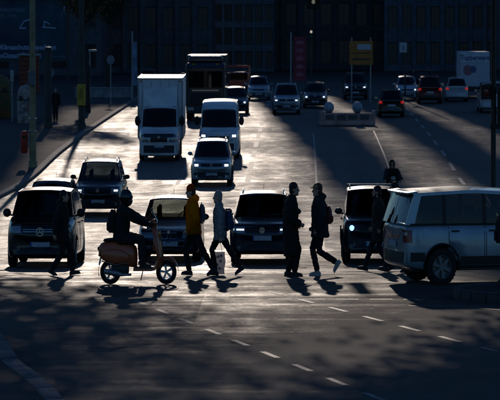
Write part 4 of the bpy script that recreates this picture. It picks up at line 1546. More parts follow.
# ------------------------------------------------------------------ scooter and rider
def make_scooter():
    O = mat('orange red scooter paint', (.52, .10, .03), .35, var=.15, scale=4, coat=.4)
    r = empty('motor_scooter')

    def loft(name, rings, m, parent=r, n=14, sub=1):
        """rings: (x, z, half width y, half height z)"""
        mb = MB()
        vs, fs = [], []
        for x, z, a, b in rings:
            for k in range(n):
                th = 2 * math.pi * k / n
                c, s_ = math.cos(th), math.sin(th)
                vs.append((x, a * math.copysign(abs(c) ** .8, c), z + b * math.copysign(abs(s_) ** .8, s_)))
        for i in range(len(rings) - 1):
            for k in range(n):
                k2 = (k + 1) % n
                fs.append((i * n + k, i * n + k2, (i + 1) * n + k2, (i + 1) * n + k))
        fs += [tuple(range(n)), tuple((len(rings) - 1) * n + k for k in range(n))]
        return mb.add(vs, fs).build(name, m, parent, sub=sub, ang=70)
    loft('rear_body', [(-.93, .66, .05, .05), (-.89, .66, .12, .15), (-.74, .64, .17, .22), (-.5, .62, .20, .255), (-.26, .60, .20, .25), (-.08, .56, .16, .24), (.0, .52, .13, .20)], O)
    for s in (-1, 1):
        loft('side_cowl', [(-.86, .60, .02, .04), (-.74, .58, .045, .13), (-.52, .56, .06, .16), (-.30, .55, .05, .13), (-.18, .53, .02, .06)], O).location.y = s * .185
    st_ = loft('seat', [(-.82, .86, .09, .02), (-.74, .87, .14, .045), (-.45, .885, .15, .05), (-.15, .87, .14, .05), (.02, .85, .09, .035), (.06, .84, .05, .02)], mat('seat vinyl', (.015, .013, .012), .5))
    fb = MB()
    fb.slab(lambda u, t: Vector((lerp(-.10, .47, u), lerp(-.2, .2, t), .33 + .05 * max(0, u - .8) * 5)), 8, 4, (0, 0, -.06))
    fb.build('floorboard', O, r)
    mt = MB()
    for k in range(5):
        mt.box((.15, -.14 + k * .07, .345), (.45, .025, .016))
    mt.build('floor_mat', M_BLACK, r, smooth=False)
    # leg shield, curved in plan
    ls = MB()
    sp = [(.46, .33, .20), (.50, .48, .23), (.46, .72, .25), (.41, .95, .235), (.36, 1.10, .17), (.345, 1.16, .10)]

    def lsf(u, t):
        k = t * (len(sp) - 1)
        i = min(int(k), len(sp) - 2)
        x, z, w = (lerp(sp[i][q], sp[i + 1][q], k - i) for q in range(3))
        y = lerp(-w, w, u)
        return Vector((x + .10 * (1 - (y / w) ** 2), y, z))
    ls.slab(lsf, 10, 15, (-.035, 0, 0))
    ls.build('leg_shield', O, r, ang=80)
    gb = MB()
    gb.box((.41, 0, .78), (.10, .26, .22))
    gb.build('glove_box', O, r, bevel=.03)
    loft('horn_cover', [(.61, .52, .03, .04), (.57, .62, .04, .10), (.53, .82, .045, .12), (.49, 1.0, .04, .08)], O)
    fd = MB()
    fd.slab(lambda u, t: Vector((.668 + .285 * math.cos(lerp(R(-5), R(165), u)), lerp(-.085, .085, t), .25 + .285 * math.sin(lerp(R(-5), R(165), u)) + .03 * (1 - (2 * t - 1) ** 2))), 16, 6, (-.0, 0, -.018))
    fd.build('front_mudguard', O, r)
    fk = MB()
    fk.tube([(.668, .09, .245), (.60, .075, .46), (.50, .0, .75)], .022, 8)
    fk.build('fork', M_STEEL, r)
    hs = loft('handlebar_housing', [(.22, 1.20, .05, .04), (.30, 1.21, .10, .055), (.38, 1.22, .10, .07), (.44, 1.21, .085, .07), (.46, 1.21, .06, .05)], O)
    MB().lathe([(.001, .47), (.05, .468), (.075, .45), (.08, .42)], c=(0, 0, 1.21), axis='X', n=18).build('headlight', M_LAMP, hs)
    for s in (-1, 1):
        MB().tube([(.34, s * .06, 1.21), (.32, s * .20, 1.225), (.26, s * .34, 1.22)], .018, 8).build('handlebar', M_BLACK, r)
        MB().tube([(.275, s * .22, 1.222), (.25, s * .36, 1.22)], .025, 8).build('grip', M_RUB, r)
        mm = MB()
        mm.tube([(.33, s * .20, 1.23), (.35, s * .27, 1.36), (.33, s * .30, 1.42)], .008, 6)
        mm.sphere((.32, s * .31, 1.45), (.018, .06, .05), 12, 8)
        mm.build('mirror', M_DARK, r)
        MB().sphere((.51, s * .19, .98), (.03, .03, .05), 10, 8).build('indicator', M_AMB, r)
        MB().sphere((-.90, s * .12, .58), (.025, .03, .03), 10, 8).build('indicator', M_AMB, r)
    for s in (-1, 1):
        MB().tube([(.30, s * .17, 1.215), (.335, s * .25, 1.205), (.31, s * .35, 1.195)], .007, 6).build('brake_lever', M_CHROME, r)
        MB().tube([(-.84, s * .215, .47), (-.5, s * .262, .40), (-.2, s * .215, .44)], .010, 6).build('cowl_trim', M_CHROME, r)
        MB().tube([(.36, s * .08, 1.19), (.47, s * .10, 1.05), (.56, s * .06, .85), (.60, s * .05, .50)], .007, 6).build('cable', M_BLACK, r)
    MB().tube([(-.06, .20, .31), (.2, .212, .30), (.47, .205, .33)], .009, 6).build('floor_trim', M_CHROME, r)
    MB().tube([(-.06, -.20, .31), (.2, -.212, .30), (.47, -.205, .33)], .009, 6).build('floor_trim', M_CHROME, r)
    MB().lathe([(.001, .0), (.035, .0), (.038, .012), (.001, .014)], c=(.545, 0, .9), axis='X', n=14).build('badge', M_CHROME, r)
    rf = MB()
    rf.slab(lambda u, t: Vector((-.647 + .285 * math.cos(lerp(R(60), R(200), u)), lerp(-.08, .08, t), .25 + .285 * math.sin(lerp(R(60), R(200), u)))), 10, 3, (0, 0, .012))
    rf.build('rear_mudguard', M_BLACK, r)
    fly = MB()
    fly.slab(lambda u, t: Vector((.44 - .12 * t + .03 * (1 - (2 * u - 1) ** 2), lerp(-.12, .12, u) * (1 - .35 * t), 1.25 + .20 * t)), 6, 5, (-.006, 0, 0))
    fly.build('fly_screen', M_GL, r)
    loft('tail_light', [(-.955, .70, .03, .02), (-.93, .70, .06, .045), (-.89, .70, .06, .05)], M_TAIL)
    MB().box((-.89, 0, .46), (.03, .20, .16), ry=.25).build('number_plate', M_PLATE, r, smooth=False)
    ex = MB()
    ex.tube([(-.15, -.14, .20), (-.35, -.19, .20), (-.45, -.2, .22), (-.78, -.21, .27)], [.025, .03, .06, .055], 12)
    ex.build('exhaust', M_STEEL, r)
    eg = MB()
    eg.box((-.42, -.02, .30), (.42, .2, .20))
    eg.build('engine', M_DARK, r, bevel=.04)
    MB().tube([(.12, -.10, .26), (.08, -.24, .10)], .012, 6).build('kick_stand', M_DARK, r)
    for x in (-.647, .668):
        w = MB()
        w.lathe([(.14, -.045), (.165, -.055), (.215, -.05), (.24, -.02), (.243, 0), (.24, .02), (.215, .05), (.165, .055), (.14, .045)], axis='Y', n=28, caps=False)
        ty = w.build('wheel', M_RUB, r)
        ty.location = (x, 0, .243)
        rm = MB()
        rm.lathe([(.135, -.045), (.15, -.05), (.15, .05), (.135, .045), (.135, -.045)], axis='Y', n=24, caps=False)
        rm.lathe([(.001, -.05), (.035, -.05), (.035, .05), (.001, .05)], axis='Y', n=12)
        for k in range(5):
            th = 2 * math.pi * k / 5 + .5
            d, e = Vector((math.cos(th), 0, math.sin(th))), Vector((-math.sin(th), 0, math.cos(th)))
            rm.prism([p + Vector((0, -.02, 0)) for p in (d * .03 - e * .02, d * .03 + e * .02, d * .142 + e * .026, d * .142 - e * .026)], (0, .04, 0))
        rm.build('rim', M_RIM, ty)
    return r


SX, SY = -3.86, 46.9
sc_ = make_scooter()
put(sc_, SX, SY, 0, 'orange red motor scooter ridden across the junction to the right', 'scooter', wheelbase=0)
rider = make_person('person in dark clothes and black helmet riding the orange red scooter', dict(
    h=1.86, hip=(-.37, 0, .885), lean=.045, hx=.02, hz=.02, legs=[(.10, .40, 0, .17), (.12, .40, 0, -.17)], kpole=(.7, 0, 1),
    arms=[(.20, .27, 1.14, (-.2, .6, -1)), (.20, -.27, 1.14, (-.2, -.6, -1))], jacket=C_BLK, hem=.82, puff=1.22, trousers=C_DRK, hat='helmet', gloves=True, legw=1.2, seed=2))
put(rider, SX, SY, 0, wheelbase=0)
bp = backpack('black backpack on the scooter rider', C_BLK, size=(.20, .34, .52))
put(bp, SX - .505, SY, 0, wheelbase=0, dz=1.24)

# ------------------------------------------------------------------ people on the crossing
RIGHT, LEFT = 0.0, math.pi


def walker(label, x, y, head, S, dz=0.0):
    return put(make_person(label, S), x, y, head, wheelbase=0, dz=dz)


arm_hang = [(.06, .25, .86), (-.05, -.25, .87)]
walker('person in dark clothes walking in front of the black van', -5.95, 49.35, RIGHT, dict(
    h=1.76, legs=[(.26, .10, .12), (-.24, .13, -.45)], arms=[(.12, .25, .88), (-.14, -.25, .88)], jacket=C_BLK, hem=.70, puff=1.2, hair=H_DRK, trousers=C_BLK, hood=True, seed=3))
walker('person in mustard yellow jacket and orange red knitted hat walking left', -2.68, 49.25, LEFT, dict(
    h=1.87, legs=[(-.44, .15, -.5), (.10, .10, .05)], arms=[(.12, .22, .92), (.10, -.20, .92)], jacket=C_YEL, hem=.82, puff=1.16, hood=True, wrk=1.2, hat='beanie', hatm=C_RED, hair=H_BRN, trousers=C_BLK, skin=SKIN2, seed=4, legw=.92))
bp = backpack('small grey blue backpack on the person in yellow', C_BGY, size=(.13, .27, .42), straps=False)
put(bp, -2.68 + .155, 49.25, LEFT, wheelbase=0, dz=1.30)
walker('grey haired person in a grey coat carrying a white bag', -2.02, 49.20, LEFT, dict(
    h=1.75, legs=[(-.50, .17, -.55), (.12, .10, .05)], arms=[(-.02, .24, .80), (.05, -.23, .78)], jacket=C_GRY, jname='coat', hem=.74, flare=1.0, puff=1.12, hair=H_GRY, trousers=C_BLK, seed=6, skin=SKIN2, legw=.9))
bp = backpack('dark blue backpack on the grey haired person', C_NAVY, size=(.19, .32, .46))
put(bp, -2.02 + .13, 49.20, LEFT, wheelbase=0, dz=1.15)
# cloth bag hanging from the hand
tb = empty('tote_bag')


def tote(u, t):
    w = .17 * (1 - .10 * (1 - t))
    a = u * 2 * math.pi
    c, s_ = math.cos(a), math.sin(a)
    bul = .055 * (1 - t) ** .5 + .018
    return Vector((w * math.copysign(abs(c) ** .6, c) + .012 * math.sin(9 * t + 3 * c), bul * s_ + .008 * math.sin(7 * c + 5 * t), .46 * t))


mbt = MB()
mbt.grid(tote, 32, 12)
bot = MB()
mbt.grid(lambda u, t: Vector((tote(u, 0).x * (1 - t), tote(u, 0).y * (1 - t), 0)), 32, 2)
mbt.build('cloth_body', C_WHT, tb, ang=80)
for yy in (-.02, .02):
    MB().tube([(-.09, yy, .44), (-.06, yy, .60), (-.015, yy * .4, .70), (.015, yy * .4, .70), (.06, yy, .60), (.09, yy, .44)], (.014, .004), 6).build('handle', C_WHT, tb)
for k, (ax, az) in enumerate(((-.07, .34), (.05, .27), (-.03, .2), (.07, .38), (-.08, .12), (.03, .12), (.0, .36))):
    MB().lathe([(.001, -.062), (.028, -.060), (.030, -.02), (.001, -.02)], c=(ax, .0, az), axis='Y', n=10).build('printed_dot', mat('faded print', (.30, .28, .33), .8), tb)
tag(tb, 'white cloth tote bag with faint print held low by the grey haired person', 'tote bag')
put(tb, -2.02 - .05, 49.2 + .16, RIGHT, wheelbase=0, dz=.03)

walker('tall person in a long black coat walking to the right', -.30, 49.05, RIGHT, dict(
    h=1.93, legs=[(-.05, .09, 0), (.10, .09, 0)], arms=[(.13, .22, .98), (.20, -.2, 1.0)], jacket=C_BLK, jname='coat', hem=.40, flare=1.02, puff=1.22, sway=.10, hair=H_DRK, trousers=C_BLK, seed=8, hx=.03))
walker('person in dark parka and tan cap walking left with one heel raised', .44, 49.15, LEFT, dict(
    h=1.91, legs=[(-.36, .27, -.95), (.06, .09, 0)], arms=[(.06, .22, .90), (.14, -.22, .94)], jacket=C_DRK, jname='parka', hem=.74, flare=1.08, puff=1.28, hood=True, hat='cap', hatm=C_TAN, hair=H_BRN, trousers=C_JEAN, shoes=C_LSHOE, seed=9, legw=.95))
bp = backpack('dark red backpack on the person with the tan cap', C_BRD, size=(.16, .30, .42))
put(bp, .44 + .135, 49.15, LEFT, wheelbase=0, dz=1.26)
walker('bearded person in dark coat walking left before the boxy car', 1.98, 51.3, LEFT, dict(
    h=1.84, legs=[(-.26, .13, -.4), (.34, .11, .15)], arms=[(-.02, .22, .90), (.14, -.22, .92)], jacket=C_OLV, jname='coat', hem=.62, puff=1.15, hair=H_DRK, beard=H_DRK, trousers=C_JEAN, seed=10, legw=.9))
walker('person whose head shows just behind the rear of the off-road car', 2.40, 50.8, LEFT, dict(
    h=1.92, legs=[(-.22, .13, -.4), (.24, .11, .15)], arms=[(-.02, .22, .90), (.1, -.22, .92)], jacket=C_DRK, hem=.7, hair=H_DRK, trousers=C_JEAN, seed=11, skin=SKIN2))
walker('person leaving the picture at the right edge by the off-road car', 4.66, 44.6, RIGHT, dict(
    h=1.76, legs=[(.24, .10, .1), (-.22, .13, -.45)], arms=[(.12, .25, .88), (-.1, -.25, .88)], jacket=C_BLK, hem=.72, puff=1.15, hair=H_DRK, trousers=C_BLK, seed=12), dz=.17)
bp = backpack('black backpack at the right edge before the off-road car', C_BLK, size=(.20, .34, .60))
put(bp, 4.66 - .15, 44.6, RIGHT, wheelbase=0, dz=1.10 + .17)
# motorcyclist waiting between the lanes, mostly hidden behind the boxy car
sc2 = copy_tree(sc_)
def _dk(q):
    for c in q.children:
        _dk(c)
        if c.type == 'MESH' and c.data.materials and c.data.materials[0].name.startswith('orange red scooter'):
            c.data = c.data.copy()
            c.data.materials[0] = P_BLACK


_dk(sc2)
for c in list(sc2.children):
    if c.name.split('.')[0] in ('mirror', 'fly_screen', 'brake_lever'):
        bpy.data.objects.remove(c)
put(sc2, 3.3, 73, R(-88), 'dark two-wheeler waiting behind the boxy car', 'scooter', wheelbase=0)
walker('dark hooded person riding behind the roof of the boxy car', 3.3, 73, R(-88), dict(
    h=1.80, hip=(-.37, 0, .885), lean=.03, legs=[(.10, .40, 0, .17), (.12, .40, 0, -.17)], kpole=(.7, 0, 1), arms=[(.20, .27, 1.14, (-.2, .6, -1)), (.20, -.27, 1.14, (-.2, -.6, -1))],
    jacket=C_BLK, hem=.82, puff=1.25, trousers=C_DRK, hat='hood', hatm=C_BLK, seed=13))
walker('dark clothed person standing on the left pavement beyond the mast', -15.3, 124, R(-90), dict(
    h=1.72, legs=[(.03, .09, 0), (-.03, .09, 0)], arms=[(.02, .25, .86), (.02, -.25, .86)], jacket=C_BLK, hem=.7, hair=H_DRK, trousers=C_BLK, seed=14), dz=.13)

# ------------------------------------------------------------------ street furniture
def pole(name, x, y, h, r0, r1, m, label, cat, dz=.13, n=12, group=None):
    o = empty(name)
    MB().tube([(0, 0, -.05), (0, 0, .25), (0, 0, .26), (0, 0, h * .5), (0, 0, h)], [r0 * 1.25, r0 * 1.25, r0, (r0 + r1) / 2, r1], n).build('shaft', m, o)
    put(o, x, y, 0, label, cat, group, wheelbase=0, dz=dz)
    return o


M_CONC = mat('weathered concrete mast', (.34, .28, .15), .8, var=.25, scale=2.5, bump=.3, bscale=20)
M_MAST = mat('dark mast', (.05, .05, .045), .7, var=.3)
o = pole('street_mast', -12.95, 96, 11, .17, .11, M_CONC, 'tall pale concrete mast on the left pavement with a red bin', 'mast')
MB().box((-.02, -.2, 3.55), (.36, .16, .6)).build('control_box', mat('grey cabinet', (.16, .17, .18), .6), o, smooth=False, bevel=.02)
for z in (1.9, 1.4):
    MB().lathe([(.185, z), (.195, z + .01), (.195, z + .05), (.185, z + .06)], n=14).build('clamp_band', M_STEEL, o)
ob = empty('litter_bin')
bm_ = mat('orange red bin plastic', (.50, .045, .02), .55, var=.15)
mb = MB()
mb.tube([(0, 0, 0), (0, 0, .06), (0, 0, .7), (0, 0, .84), (0, 0, .90)], [.12, .165, .18, .17, .10], 14)
bb = mb.build('bin_body', bm_, ob)
MB().box((0, -.165, .66), (.20, .04, .10)).build('slot', M_BLACK, bb, smooth=False, bevel=.01)
MB().box((.19, 0, .5), (.10, .06, .5)).build('bracket', M_STEEL, ob, smooth=False)
put(ob, -12.95 - .41, 96, 0, 'orange red litter bin hung on the concrete mast', 'bin', wheelbase=0, dz=.13 + .55)

o = pole('street_mast', -12.98, 117.6, 11, .20, .13, M_MAST, 'dark mast with a yellow box on the left pavement', 'mast')
yb = MB().box((0, -.28, 1.65), (.50, .24, 1.05)).build('yellow_box', mat('yellow cabinet paint', (.50, .33, .03), .6, var=.2), o, smooth=False, bevel=.03)
MB().box((0, -.405, 1.70), (.22, .015, .5)).build('box_door', mat('yellow door paint', (.30, .19, .02), .6), yb, smooth=False)
o = pole('post', -15.0, 118, 3.9, .22, .2, M_MAST, 'thick dark post just right of the pale mast', 'post')
MB().lathe([(.001, 4.0), (.2, 3.97), (.23, 3.9), (.23, 3.86)], n=14).build('post_cap', M_DARK, o)
o = pole('lamp_post', -15.4, 145, 3.1, .045, .035, M_STEEL, 'thin grey lamp post with small head beyond the yellow box', 'lamp post')
lh = MB()
lh.box((.2, 0, 3.12), (.6, .22, .14))
lh.build('lamp_head', M_STEEL, o, bevel=.03)
o = pole('sign_post', -18.0, 124, 2.6, .035, .035, M_STEEL, 'thin post with a narrow plate left of the bottle bank', 'sign')
MB().box((0, -.06, 2.35), (.22, .03, .6)).build('sign_plate', M_STEEL, o, smooth=False, bevel=.01)


def bottle_bank(x, y, m, label, w=.56, h=1.85):
    o = empty('bottle_bank')
    MB().lathe([(w * .96, 0), (w, .05), (w, h * .62), (w * .97, h * .75), (w * .85, h * .88), (w * .6, h * .97), (w * .2, h), (.001, h)], n=28).build('shell', m, o)
    for a in (-.6, .6):
        th = -math.pi / 2 + a
        q = MB().lathe([(.10, -.04), (.13, -.03), (.13, .03), (.10, .04)], axis='Y', n=16).build('bottle_hole', M_BLACK, o)
        q.location = (math.cos(th) * w * .98, math.sin(th) * w * .98, h * .66)
        q.rotation_euler = (0, 0, a)
    MB().lathe([(w * 1.01, h * .60), (w * 1.03, h * .61), (w * 1.03, h * .63), (w * 1.01, h * .64)], n=28).build('seam', M_DARK, o)
    MB().tube([(-.1, 0, h - .02), (0, 0, h + .08), (.1, 0, h - .02)], .015, 6).build('lifting_eye', M_STEEL, o)
    put(o, x, y, 0, label, 'container', 'bottle banks on the pavement', wheelbase=0, dz=.13)
    return o


bank = mat('stained white container', (.46, .37, .32), .75, var=.5, scale=3.5, bump=.2, col2=(.60, .50, .44), trans=.25)
b = bottle_bank(-16.85, 122, bank, 'stained pale domed bottle bank beside the concrete mast', .55, 1.95)
for k in range(6):
    a = -math.pi / 2 + random.uniform(-.8, .8)
    z = random.uniform(.4, 1.25)
    q = MB().box((0, -.012, 0), (random.uniform(.1, .22), .02, random.uniform(.08, .2))).build('sticker', mat('sticker %d' % (k % 3), ((.4, .08, .08), (.1, .12, .2), (.5, .45, .4))[k % 3], .7), b, smooth=False)
    q.location = (math.cos(a) * .545, math.sin(a) * .545, z)
    q.rotation_euler = (0, 0, a + math.pi / 2)
bottle_bank(-19.3, 127, mat('green container', (.03, .11, .04), .7, var=.4, scale=2, col2=(.20, .09, .02)), 'green domed bottle bank at the far left edge', .8, 2.3)

# red brown plank hut behind the bottle banks
hut = empty('site_hut')
hm = mat('red brown boards', (.20, .05, .028), .8, var=.3, scale=5)
for k in range(8):
    MB().box((0, 0, .2 + k * .30), (1.5, .05, .27)).build('board', hm, hut, smooth=False, bevel=.01)
for s in (-1, 1):
    MB().box((s * .72, .06, 1.25), (.1, .08, 2.5)).build('corner_post', hm, hut, smooth=False)
MB().box((0, .8, 1.3), (1.44, 1.4, 2.4)).build('hut_wall', hm, hut, smooth=False)
MB().box((0, .75, 2.58), (1.75, 1.9, .1)).build('roof', M_STEEL, hut, smooth=False, bevel=.02)
put(hut, -21.6, 158, 0, 'red brown boarded hut behind the pale bottle bank', 'hut', wheelbase=0, dz=.13)

# low pale wall along the far pavement, thin posts in front of it
lw_ = empty('low_wall')
for k in range(6):
    MB().box((-2.0 + k * .72, 0, .28), (.70, .25, .56)).build('stone_block', mat('pale wall stone', (.22, .23, .25), .85, var=.25, scale=3), lw_, smooth=False, bevel=.02)
MB().box((-.2, 0, .61), (4.5, .36, .09)).build('coping', mat('pale wall stone', (.22, .23, .25), .85), lw_, smooth=False, bevel=.02)
put(lw_, -14.9, 152, 0, 'low pale stone wall across the far end of the left pavement', 'wall', wheelbase=0, dz=.13)
for (px_, py_, hh_, what) in ((-16.9, 134, 2.4, 'short thin post with a round plate behind the standing person'), (-13.6, 142, 2.9, 'thin post with a round plate by the kerb before the low wall')):
    o = pole('sign_post', px_, py_, hh_, .035, .03, M_STEEL, what, 'sign')
    MB().lathe([(.001, -.015), (.27, -.015), (.28, 0), (.27, .015), (.001, .015)], c=(0, -.05, hh_ - .25), axis='Y', n=22).build('sign_plate', mat('dull sign face', (.20, .22, .26), .6), o)

# billboard on a hoarding, far left
bbd = empty('billboard')
BX0, BX1 = -40.0, -22.3
bw = BX1 - BX0
MB().box((0, 0, 4.05), (bw, .12, 4.75)).build('banner', mat('deep blue print', (.014, .04, .10), .7, var=.5, scale=.5, col2=(.02, .075, .10)), bbd, smooth=False)
for s in (-1, 1):
    MB().box((s * bw / 2, -.02, 3.4), (.25, .3, 6.8)).build('post', M_DARK, bbd, smooth=False)
for z in (1.62, 6.5):
    MB().box((0, -.02, z), (bw, .2, .16)).build('frame_rail', M_DARK, bbd, smooth=False)
TXT = mat('pale blue lettering', (.42, .52, .72), .7)
TX2 = mat('faint lettering', (.16, .22, .32), .7)
px2 = lambda px: (px - 250) * 1.2 / 12.63 - .026 * 190 - (BX0 + BX1) / 2
text('lettering', 'Klimaschutz-Expedition', .56, TXT, bbd, (px2(0), -.10, 2.52), bold=.008)
text('lettering', '»Ocean Change«', .56, TXT, bbd, (px2(0), -.10, 1.86), bold=.008)
text('lettering', 'Himmelsschätze', .50, TX2, bbd, (px2(-9), -.10, 5.52), bold=.006)
text('lettering', '26.02. – 09.06.', .34, TX2, bbd, (px2(-4), -.10, 5.08))
text('lettering', 'www.oceanchange.de', .24, TX2, bbd, (px2(48), -.10, 1.9))
ic = MB()
for (a, b_) in (((20, 33), (24, 27)), ((24, 27), (31, 25)), ((31, 25), (35, 33)), ((19, 34), (26, 34)), ((42, 33), (56, 34)), ((44, 33), (44, 27)), ((44, 27), (50, 30))):
    ic.tube([(px2(p[0]), -.09, 5.1 - (p[1] - 22.6) / 12.63) for p in (a, b_)], .05, 6)
ic.build('ship_drawing', TXT, bbd)
MB().box((px2(64.5), -.08, 5.75), (.16, .02, .45)).build('logo', TXT, bbd, smooth=False)
MB().box((px2(64.5), -.08, 5.35), (.6, .02, .08)).build('logo', TX2, bbd, smooth=False)
put(bbd, (BX0 + BX1) / 2, 190, 0, 'large dark blue billboard with pale lettering at the upper left', 'billboard', wheelbase=0)

# banner flag, red banner, yellow sign, parking sign
o = pole('flag_banner', -12.75, 150, 4.2, .05, .04, M_STEEL, 'slim pale blue upright banner left of the box truck', 'banner')
MB().box((.18, -.06, 2.2), (.36, .03, 2.7)).build('banner_cloth', mat('pale blue banner', (.16, .23, .33), .7, var=.4, scale=3), o, smooth=False)
o = pole('advertising_banner', -.85, 150, 4.3, .06, .05, M_STEEL, 'upright crimson banner on a pale pole in the middle distance', 'banner', dz=0)
rb = MB().box((.66, 0, 2.65), (.95, .05, 2.75)).build('banner_cloth', mat('crimson banner', (.24, .03, .045), .7, var=.3, scale=2), o, smooth=False)
for k in range(5):
    MB().box((.66, -.03, 1.65 + k * .5), (.5, .02, .22)).build('printed_block', mat('pink print', (.42, .10, .15), .7), rb, smooth=False)
ys_ = empty('direction_sign')
for s in (-1, 1):
    MB().tube([(s * .7, .06, 0), (s * .7, .06, 4)], .05, 8).build('post', M_STEEL, ys_)
yp = mat('amber sign', (.42, .15, .02), .6, var=.15)
u = MB().box((0, 0, 3.42), (1.75, .04, .72)).build('upper_panel', yp, ys_, smooth=False, bevel=.01)
MB().box((.22, -.026, 3.42), (1.0, .012, .34)).build('white_field', mat('dull white sign', (.45, .47, .5), .6), u, smooth=False)
l_ = MB().box((0, 0, 2.66), (1.75, .04, .70)).build('lower_panel', yp, ys_, smooth=False, bevel=.01)
MB().box((0, -.026, 2.66), (1.3, .012, .10)).build('line_mark', M_DARK, l_, smooth=False)
put(ys_, 4.35, 148, 0, 'amber yellow direction sign with two panels on posts', 'sign', wheelbase=0)
o = pole('sign_post', 7.7, 150, 9.5, .07, .06, M_DARK, 'tall dark post with a small white and blue square sign', 'sign', dz=0)
w_ = MB().box((-.15, -.1, 3.35), (.55, .03, .62)).build('sign_plate', mat('dull white sign', (.45, .47, .5), .6), o, smooth=False)
text('letter', 'i', .5, mat('blue lettering', (.03, .06, .14), .6), w_, (-.15, -.12, 3.18), align='CENTER', bold=.012)
cb = MB()
cb.tube([((4.4 + (7.7 - 4.4) * t) * K, 150 * F, gz(150 * F) + 4.75 - .25 * math.sin(math.pi * t)) for t in [k / 10 for k in range(11)]], .018, 5)
tag(cb.build('cable', M_DARK), 'thin cable strung towards the tall dark post', 'cable')


def signal_head(parent, x, y, z, n=3, lit=None, w=.32, lr=.10):
    hd_ = MB()
    hd_.box((x, y, z), (w, .22, .30 * n + .06))
    h = hd_.build('signal_head', M_BLACK, parent, smooth=False, bevel=.02)
    cols = [(.30, .02, .02), (.30, .16, .02), (.02, .22, .10)]
    for k in range(n):
        zz = z + (n / 2 - .5 - k) * .30
        c = cols[k % 3]
        on = lit == k
        MB().lathe([(.001, -.03), (lr * .9, -.02), (lr, 0), (lr, .02)], c=(x, y - .115, zz), axis='Y', n=16).build('lens', mat('signal lens %d%s' % (k % 3, ' lit' if on else ''), c, .2, emit=(1, .95, .8) if on else None, estr=.3 if k == 2 else 1.2), h)
        vz = MB()
        vz.slab(lambda u, t: Vector((x + .115 * math.cos(lerp(R(-10), R(190), u)), y - .12 - .16 * t, zz + .115 * math.sin(lerp(R(-10), R(190), u)))), 12, 1, (0, 0, .006))
        vz.build('visor', M_BLACK, h)
    return h


o = pole('traffic_light', 5.73, 60, 7.3, .085, .07, M_DARK, 'dark traffic light pole behind the off-road car at the right edge', 'traffic light', dz=0)
signal_head(o, .28, -.02, 3.6, 3)
signal_head(o, -.22, -.02, 3.95, 1)
MB().box((.12, -.12, 3.1), (.46, .1, .14)).build('bracket', M_BLACK, o, smooth=False)
arm = MB()
arm.tube([(0, 0, 6.95), (-3.0, 0, 7.15), (-5.5, 0, 7.15)], [.07, .06, .05], 8)
arm.build('mast_arm', M_DARK, o)
sgn = signal_head(o, -5.4, -.05, 6.50, 3, lit=2, w=.42, lr=.055)
# signal whose white lamp shows far down the street
o = pole('traffic_light', .75, 170, 5.2, .06, .05, M_DARK, 'far dark signal with one tiny white lamp above the red banner', 'traffic light', dz=0)
signal_head(o, 0, -.1, 4.1, 3, lit=1)

# median barrier with two grey globes
md_ = empty('median_barrier')
bc = mat('pinkish concrete', (.40, .25, .22), .75, var=.3, scale=2)
MB().box((0, 0, .43), (3.3, .45, .42)).build('upper_rail', bc, md_, bevel=.05)
MB().box((0, .0, .12), (3.4, .6, .22)).build('plinth', bc, md_, bevel=.04)
for s in (-1, 1):
    MB().box((s * 1.62, -.02, .40), (.2, .5, .72)).build('end_post', bc, md_, bevel=.04)
for k in range(4):
    MB().box((-1.05 + k * .7, -.235, .43), (.55, .03, .26)).build('panel', mat('dark barrier panel', (.10, .085, .085), .8), md_, smooth=False, bevel=.01)
for xx in (-1.12, .62):
    g_ = MB()
    g_.sphere((xx, 0, .92), (.32, .32, .29), 20, 14)
    gg = g_.build('globe', mat('grey globe', (.30, .34, .40), .6, var=.2), md_)
    MB().lathe([(.15, .60), (.18, .64), (.18, .70), (.12, .72)], c=(xx, 0, 0), n=16).build('globe_foot', M_DARK, gg)
put(md_, 2.75, 122.5, 0, 'low pinkish barrier with two grey globes at the head of the median', 'barrier', wheelbase=0)


